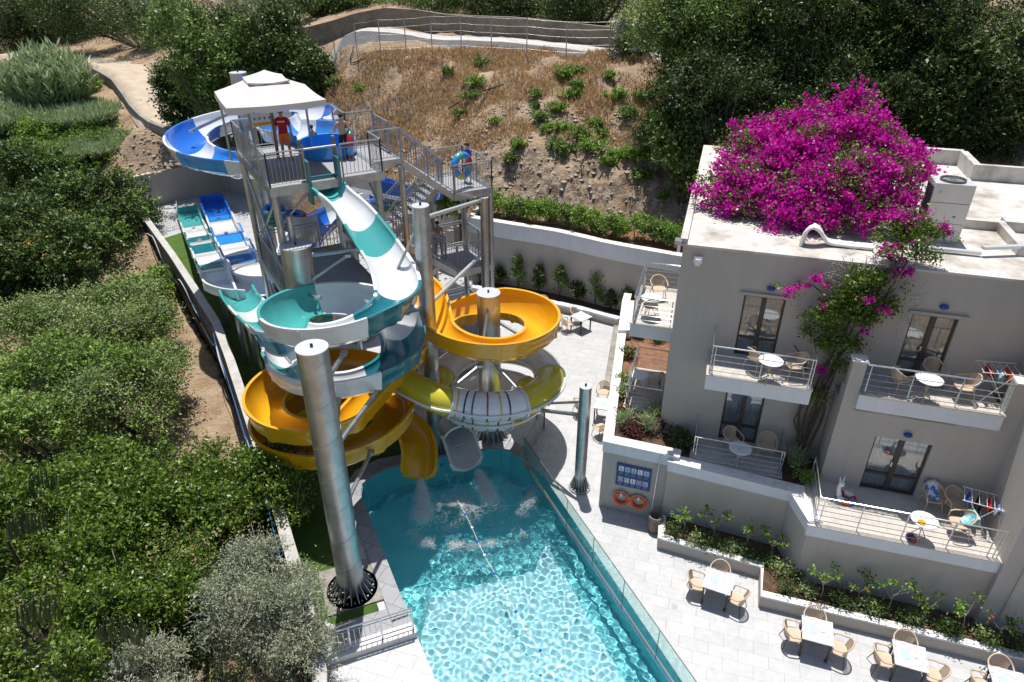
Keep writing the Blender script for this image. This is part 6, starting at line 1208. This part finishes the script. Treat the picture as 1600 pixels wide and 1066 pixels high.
for i, (px, py) in enumerate(((622, 330), (650, 325), (690, 330), (712, 322))): bush('slope_bush', ('bush on the slope seen left through the stairs', 'bush on the slope seen under the stairs', 'bush behind the grey stair post', 'bush left of the end of the retaining wall')[i], tuple(G(px, py+12, 4.0)), .8, 1.5, 2500, .16, 'l_md', 400+i, 'bushes behind the stair tower')
cl_ = resample([tuple(p) for p in offs(LP, .85)], .85)
for i, p in enumerate(cl_[:11]): rr = random.Random(i+50); bush('wall_plant', nths[i]+' upright plant from the left at the foot of the retaining wall', (p[0], p[1], .36), .32, 1.5+rr.uniform(-.5, .3), 900, .13, 'l_dk' if i % 2 else 'l_md', 70+i, 'plants at the foot of the retaining wall', droop=.1)
# saplings and low shrubs in the lower planter
def sapling(label, px, py, h, seed, fl=None):
    c = G(px, py, .4); t = thing('sapling', label, 'sapling', c, 'young saplings in the terrace planter'); rg = random.Random(seed); b = MB(); tips = []
    top = c+Vector((rg.uniform(-.1, .1), rg.uniform(-.05, .05), h*.6)); b.tube([c, c.lerp(top, .5)+Vector((.03, 0, 0)), top], [.016, .013, .01], 6)
    for k in range(5): e = top+Vector((rg.uniform(-.4, .4), rg.uniform(-.25, .25), rg.uniform(.1, .4)*h)); b.tube([top.lerp(c, rg.uniform(0, .3)), e], [.008, .004], 4); tips.append(e)
    b.build('trunk', M['twig'], t); bl = [(e.x, e.y, e.z, .12, .12, .1) for e in tips]; link('leaves', leafmesh('leaves', cloud(bl, 170, .085, seed, clump=.05, per=9, shell=.9, asp=.6), M['l_mul' if seed % 2 else 'l_gr']), t)
    if fl: b = MB(); [b.ball(tips[0]+Vector((rg.uniform(-.05, .05), -.03, rg.uniform(-.05, .05))), .035, n=6) for _ in range(3)]; b.build('flower', M[fl], t)
for i, (px, py, h, fl, lb) in enumerate(((1066, 835, 1.0, None, 'leafy sapling at the left end of the planter by the bin'), (1112, 848, 1.3, None, 'two branched sapling under the middle of the white band'), (1160, 862, 1.1, 'red', 'sapling with a red flower under the white band'), (1206, 872, .9, None, 'thin sapling near the corner of the garden wall'), (1282, 935, 1.2, None, 'pale stemmed sapling under the left of the terrace'), (1338, 943, 1.0, 'red', 'leafy sapling with a bright red bloom under the terrace'), (1385, 957, 1.2, None, 'wide open sapling under the middle of the terrace'), (1437, 975, 1.0, None, 'yellowing sapling under the right of the terrace'), (1500, 990, 1.2, None, 'sapling near the end of the terrace wall in shade'), (1555, 1003, 1.1, 'red', 'leaning sapling with a red flower at the right edge'))): sapling(lb, px, py, h, 300+i, fl)
SH_ = [(1050, 838), (1086, 850), (1096, 853), (1125, 858), (1140, 862), (1165, 870), (1192, 878), (1218, 895), (1225, 925), (1243, 905), (1258, 930), (1303, 940), (1318, 947), (1352, 955), (1368, 960), (1410, 970), (1425, 975), (1470, 985), (1482, 990), (1530, 1000), (1545, 1008), (1585, 1015)]
for i, (px, py) in enumerate(SH_): bush('planter_shrub', 'low round variegated shrub in the terrace planter, '+(nths+['twenty first', 'twenty second'])[i]+' from the left', tuple(G(px, py, .4)), .17, .36, 420, .075, 'l_pale' if i % 3 == 1 else 'l_dk', 500+i, 'low shrubs in the terrace planter')
# upper bed plants
for i, (px, py, m, lb) in enumerate(((975, 655, 'l_red', 'dark red shrub left in the raised bed by the side balcony'), (1000, 668, 'l_red', 'dark red shrub in the middle of the raised bed'), (985, 680, 'l_red', 'dark red shrub at the front of the raised bed'), (1020, 655, 'l_reed', 'pale tufted grass in the raised bed'), (1012, 675, 'l_reed', 'small grass tuft at the front of the raised bed'), (975, 668, 'l_reed', 'grass tuft near the bed wall'), (1045, 670, 'l_dk', 'dark shrub beside the lower middle balcony'), (1060, 690, 'l_dk', 'dark bushy plant in front of the lower middle balcony'), (1072, 700, 'l_dk', 'dark plant under the balcony corner'), (1035, 672, 'l_red', 'dark red shrub against the hotel corner'), (1240, 730, 'l_reed', 'tall pale grass tuft beside the bougainvillea trunk'), (1255, 755, 'l_gr', 'green tuft at the right end of the garden wall'), (980, 560, 'l_dk', 'dark small plant on the dry bed soil'), (972, 598, 'l_pale', 'dry tufted plant on the bed soil'), (968, 618, 'l_pale', 'pale cushion plant next to the bed wall cap'), (995, 528, 'l_red', 'dark red plants under the upper side balcony'), (1025, 533, 'l_md', 'green plants under the upper side balcony'), (990, 522, 'l_red', 'red brown plants at the top of the raised bed'), (1045, 530, 'l_pale', 'pale green plants against the hotel wall'))):
    bush('bed_plant', lb, tuple(G(px, py, 2.54)), .24 if m != 'l_reed' else .15, .42 if m != 'l_reed' else .5, 520, .09 if m != 'l_reed' else .24, m, 600+i, 'plants in the raised bed', **({'asp': .1, 'up': 0, 'droop': -1.2} if m == 'l_reed' else {}))
# plants on the dry slope
SL = [(750, 88, 1.1), (745, 125, 1.0), (735, 150, .7), (885, 115, 1.1), (905, 110, .6), (890, 150, .9), (845, 188, .8), (857, 200, .6), (838, 150, .5), (880, 205, 1.0), (905, 215, 1.1), (925, 230, 1.2), (870, 225, .8), (810, 225, .8), (800, 250, .7), (920, 185, .6), (940, 190, .7), (960, 150, 1.0), (985, 175, 1.1), (965, 230, 1.0), (940, 205, .6), (990, 235, 1.0), (720, 175, .5), (560, 130, .5), (525, 130, .8), (775, 190, .4), (835, 165, .4), (870, 170, .7), (905, 135, .7), (955, 118, .6), (1005, 150, 1.1), (1020, 235, 1.1), (700, 110, .5), (1050, 215, 1.1), (1000, 262, .8), (1035, 300, .5), (885, 235, .9), (948, 250, .7)]
def slopehit(px, py):
    r = ray(px, py); t = 20.0
    while t < 90:
        p = Vector((0, 0, CAMZ))+r*t
        if p.z < gz(p.x, p.y)+.1: return p
        t += .25
    return p
for i, (px, py, s) in enumerate(SL):
    p = slopehit(px, py+8); rk = sorted(SL).index((px, py, s)); t = thing('slope_plant', ('small ' if s < .7 else 'large ')+'green plant on the dry slope, '+(nths+['twenty '+x for x in nths[:9]]+['thirtieth']+['thirty '+x for x in nths[:9]])[rk]+' from the left', 'plant', (p.x, p.y, p.z-.1), 'green plants scattered on the dry slope'); zz_ = float(surf(p.x, p.y))
    qq = random.Random(i); cc_ = [(p.x+qq.uniform(-.45, .45)*s, p.y+qq.uniform(-.35, .35)*s, zz_+.05, .12, .12, .1) for _ in range(5)]; shoots(t, cc_, int(34*s)+8, .75*s, 26, .17, 'l_gr' if i % 2 else 'l_md', 'bark', 700+i, up=.75, asp=.34, name='leaves')

# dry grass and stones (uncountable)
rg = np.random.RandomState(5); n = 150000; xx = rg.uniform(-14, 11, n); yy = rg.uniform(36.5, 52, n); ymin = 40.4-.33*np.clip(xx, -3, 12); ok = (yy > ymin) & (yy < 51.5-.35*np.clip(xx, -4, 12)) & (fbm(xx/1.6, yy/1.6, 4, 12)+.24*rg.rand(n) > .07); xx = xx[ok]; yy = yy[ok]
n = len(xx); zz = surf(xx, yy)-.03
ax = rg.normal(size=(n, 3))*.55; ax[:, 2] = 1; ax[:, 1] -= .3; ax /= np.linalg.norm(ax, axis=1)[:, None]; sd = np.cross(ax, rg.normal(size=(n, 3))); sd /= np.linalg.norm(sd, axis=1)[:, None]; L_ = (.14+.3*rg.rand(n)**2)[:, None]
link('dry_grass', leafmesh('dry_grass', (np.stack([xx, yy, zz], 1), ax, sd, np.cross(sd, ax), L_, L_*.07), M['l_dry']), label='straw coloured dry grass covering the slope', cat='grass', kind='stuff')
M['stone'] = mat('pale stone', (.5, .44, .37), .95, col2=(.3, .24, .19), nscale=3, bump=.5, bscale=12)
b = MB(); rr = random.Random(3)
def stone(p, s):
    V = [Vector(v) for v in ((0, 0, 1), (1, 0, .2), (.2, 1, .1), (-1, .1, .3), (-.1, -1, .2), (0, 0, -1))]; V = [p+Vector((v.x*rr.uniform(.6, 1.2), v.y*rr.uniform(.6, 1.2), v.z*rr.uniform(.4, .9)))*s for v in V]; b.add(V, [(0, 1, 2), (0, 2, 3), (0, 3, 4), (0, 4, 1), (5, 2, 1), (5, 3, 2), (5, 4, 3), (5, 1, 4)])
for _ in range(1700):
    x = rr.uniform(-12, 11); y = rr.uniform(36, 44)-.33*max(-3, min(12, x)); stone(Vector((x, y, float(surf(x, y))+.02)), rr.uniform(.04, .2)*rr.random()+.03)
for _ in range(700): x = rr.uniform(-28, -17); y = rr.uniform(49.2, 55); stone(Vector((x, y, float(surf(x, y))+.02)), rr.uniform(.04, .22))
for _ in range(900): t_ = rr.random(); p = Vector(WL[0]).lerp(Vector(WL[4]), t_); x = p.x-rr.uniform(.8, 5.5); y = p.y+rr.uniform(-2, 1); stone(Vector((x, y, float(surf(x, y))+.02)), rr.uniform(.03, .13))
b.build('loose_stones', M['stone'], kind='stuff', label='loose pale stones scattered over the dry ground', cat='stones')
# bougainvillea over the hotel roof and down its wall
bg_ = thing('bougainvillea', 'large magenta bougainvillea heaped on the hotel roof and trailing down the wall to its trunk', 'bougainvillea', B(4.3, -.5, 2.5))
bl = []; rr = random.Random(8)
for (px, py, z, r_) in ((1125, 305, 9.75, .75), (1150, 280, 10.0, .85), (1165, 325, 9.65, .6), (1205, 335, 9.65, .6), (1280, 350, 9.6, .55), (1190, 235, 10.6, 1.2), (1180, 300, 10.0, 1.1), (1240, 215, 11.0, 1.3), (1250, 275, 10.4, 1.4), (1300, 235, 11.0, 1.4), (1310, 300, 10.3, 1.3), (1350, 225, 11.2, 1.2), (1370, 280, 10.6, 1.3), (1395, 320, 10.1, 1.0), (1240, 330, 9.8, .8), (1330, 340, 9.8, .8), (1285, 190, 11.6, .7), (1330, 165, 12.1, .45), (1350, 158, 12.2, .3), (1405, 260, 10.8, .7), (1220, 200, 11.2, .6)):
    c = G(px, py, z); bl.append((c.x, c.y, z, r_, r_, r_*.72))
hang = []
for (px, py, v, r_) in ((1400, 370, .3, .55), (1450, 365, .2, .35), (1430, 400, -.2, .5), (1385, 400, -.1, .4), (1380, 440, -.35, .35), (1340, 470, -.4, .45), (1300, 490, -.45, .4), (1345, 500, -.4, .4), (1330, 540, -.45, .3), (1390, 480, -.35, .3), (1262, 505, -.3, .3), (1290, 540, -.4, .3), (1310, 575, -.5, .28), (1285, 600, -.5, .2), (1350, 440, -.4, .4), (1295, 520, -.4, .3), (1275, 620, -.5, .2), (1300, 610, -.6, .2), (1265, 560, -.3, .22), (1255, 520, -.3, .2), (1410, 450, -.3, .25)):
    c = B.on(px, py, v); hang.append((c.x, c.y, c.z, r_, r_*.5, r_*.8))
mag2 = []
for (px, py, v, r_) in ((1235, 455, -.3, .28), (1225, 462, -.3, .18), (1280, 440, -.3, .18), (1290, 448, -.3, .15), (1298, 485, -.6, .25), (1355, 470, -.7, .22), (1380, 488, -.7, .18), (1282, 578, -.6, .18), (1265, 580, -.6, .12), (1440, 385, -.2, .25), (1395, 395, -.1, .3), (1470, 360, .1, .2), (1330, 455, -.5, .2), (1310, 500, -.6, .16), (1410, 430, -.3, .2), (1345, 520, -.6, .15), (1270, 575, -.5, .12), (1300, 470, -.5, .15), (1255, 445, -.3, .15), (1490, 375, .0, .15), (1430, 350, .4, .4), (1405, 350, .4, .35)):
    c = B.on(px, py, v); mag2.append((c.x, c.y, c.z, r_, r_*.6, r_*.8))
link('flowers', leafmesh('flowers', cat_arr(cloud(bl, 72000, .095, 11, clump=.13, per=60, shell=.3, asp=.85), cloud(mag2, 3000, .07, 12, clump=.07, per=22, shell=.6, asp=.85)), M['l_mag']), bg_)
link('leaves', leafmesh('leaves', cat_arr(cloud(bl, 24000, .095, 13, clump=.2, per=40, shell=.3, asp=.6), cloud(hang, 15000, .08, 14, clump=.12, per=24, shell=.8, asp=.6), cloud(mag2, 900, .07, 15, clump=.1, asp=.6)), M['l_mul']), bg_)
b = MB(); base = B(4.45, -.35, 2.5)
def vine(pts, r0, r1, wob, seed):
    q = random.Random(seed); P = cat_rom([p+Vector((q.uniform(-wob, wob), q.uniform(-wob, wob)*.4, 0)) for p in pts], .25); b.tube(P, [r0+(r1-r0)*i/(len(P)-1) for i in range(len(P))], 7)
on_ = lambda px, py, v=-.3: B.on(px, py, v)
for k in range(5): vine([base+Vector((k*.07-.15, 0, 0)), on_(1258+k*7, 650), on_(1285+k*5, 580), on_(1312+k*6, 520), on_(1350+k*7, 460), on_(1385+k*7, 410), B(5.2+k*.1, .2, 9.55)], .05, .018, .2, k)
vine([base, on_(1245, 640), on_(1262, 600), on_(1258, 560), on_(1240, 540)], .06, .02, .1, 11); vine([base, on_(1250, 690), on_(1243, 655), on_(1262, 630)], .05, .02, .05, 12); vine([on_(1340, 480), on_(1300, 470), on_(1260, 440), on_(1225, 455)], .03, .01, .05, 13)
b.build('trunk', M['bark'], bg_, smooth=60); b = MB(); q = random.Random(4)
for _ in range(110):
    s = on_(q.uniform(1300, 1440), q.uniform(390, 520)); b.tube([s, s+Vector((q.uniform(-.25, .25), q.uniform(-.15, .05), q.uniform(-.3, .2))), s+Vector((q.uniform(-.45, .45), q.uniform(-.3, 0), q.uniform(-.7, .2)))], [.01, .007, .003], 4)
b.build('bare_twigs', M['twig'], bg_, kind='stuff')
shoots(bg_, bl, 130, .8, 34, .085, 'l_mag', 'bark', 91, asp=.85, name='flowering_shoots')
# road fence posts with wires, hoses on the garden wall
fe = thing('wire_fence', 'tall wire fence on thin steel posts along the near edge of the gravel road', 'fence'); tops = []
for (px, pb) in ((522, 72), (557, 72), (594, 71), (634, 71), (675, 74), (721, 79), (768, 82), (823, 91), (884, 96), (950, 106), (1020, 112)):
    p = VY(px, pb, 51.5 if px < 700 else 51.5-(px-700)*.012); g_0 = gz(p.x, p.y); b = MB(); top = Vector((p.x, p.y, g_0+2.3)); b.cyl((p.x, p.y, g_0-.4), top, .035, n=6); b.build('post', M['galv'], fe); tops.append(top)
b = MB()
for a, c in zip(tops[:-1], tops[1:]):
    for k in range(5): d = Vector((0, 0, .46*k+.03)); b.tube([a-d, (a+c)/2-d-Vector((0, 0, .03)), c-d], .0035, 3, cap=False)
    b.tube([a, c-Vector((0, 0, 2.0))], .004, 3, cap=False)
b.build('wires', M['galv'], fe)
def hose(label, k0, k1, zz, m, r, seed, g='hoses on the outer face of the garden wall'):
    q = random.Random(seed); n = 12; P = []
    for i in range(n+1):
        t = (k0+(k1-k0)*i/n)*(len(W1)-1); j = min(len(W1)-2, int(t)); p = Vector(W1[j]).lerp(Vector(W1[j+1]), t-j); d = (Vector(W1[j+1])-Vector(W1[j])).normalized(); P.append(Vector((p.x+d.y*(.06+q.uniform(0, .1)), p.y-d.x*(.06+q.uniform(0, .1)), zz+q.uniform(-.35, .35)-.4*math.sin(i*1.1))))
    b = MB(); b.tube(cat_rom(P, .3), r, 6); b.build('hose', M[m], smooth=60, label=label, cat='hose', group=g)
hose('white hose looping along the upper outer face of the garden wall', .05, .45, .6, 'hose', .03, 1); hose('white hose along the lower outer face of the garden wall', .42, .75, .1, 'hose', .035, 2); hose('black cable bundle along the outer face of the garden wall', .1, .8, -.2, 'blk', .05, 3); hose('thin blue hose along the top of the garden wall face', .35, .85, .9, 'bhose', .012, 4)
for i, ln in enumerate((((553, 75), (548, 100), (575, 93), (598, 104)), ((700, 172), (740, 150), (787, 134)), ((722, 212), (745, 175), (770, 130)), ((505, 105), (530, 115), (520, 122)))):
    b = MB(); b.tube(cat_rom([slopehit(*p)+Vector((0, 0, .08)) for p in ln], .3), .04, 6); b.build('irrigation_pipe', M['blk'], smooth=60, label=('bent black pipe lying high on the dry slope at the left', 'black pipe lying across the middle of the dry slope', 'thin black pipe running down the dry slope', 'black pipe beside the dark evergreen on the slope')[i], cat='pipe', group='black pipes on the dry slope')

# low ground cover between the bushes of the left slope and on the bank above the road
rg = np.random.RandomState(21); n = 170000; xx = rg.uniform(-50, -6, n); yy = rg.uniform(9, 66, n)
wlx = np.interp(yy, [p[1] for p in WL[::-1]], [p[0] for p in WL[::-1]]); gap = 1.5+3.4*np.exp(-((yy-24)/6.)**2)+4.2*np.exp(-((yy-45)/4.)**2)
pthx = np.interp(yy, [50, 53.8, 55, 58.3, 63, 68], [-22, -26, -29.5, -33.2, -37, -41.]); ok = (xx < wlx-gap+rg.normal(size=n)*.4) & ((yy < 49) | (xx < pthx-1.2)); xx = xx[ok]; yy = yy[ok]
x2 = rg.uniform(-34, 16, 60000); y2 = rg.uniform(60, 84, 60000); ok = (y2 > 66-.42*(x2+5)); xx = np.concatenate([xx, x2[ok]]); yy = np.concatenate([yy, y2[ok]]); n = len(xx)
zz = surf(xx, yy)+rg.rand(n)**2*.9*np.clip(fbm(xx/1.3, yy/1.3, 3, 15)+.5, .1, 1); ax = rg.normal(size=(n, 3)); ax[:, 2] += .4; ax /= np.linalg.norm(ax, axis=1)[:, None]; nr = rg.normal(size=(n, 3))*.6; nr[:, 2] += .8; sd = np.cross(ax, nr); sd /= np.linalg.norm(sd, axis=1)[:, None]; L_ = (.12+.16*rg.rand(n))[:, None]
link('ground_cover', leafmesh('ground_cover', (np.stack([xx, yy, zz], 1), ax, sd, np.cross(sd, ax), L_, L_*.28), M['l_md']), label='low green undergrowth covering the left slope and the bank above the road', cat='undergrowth', kind='stuff')
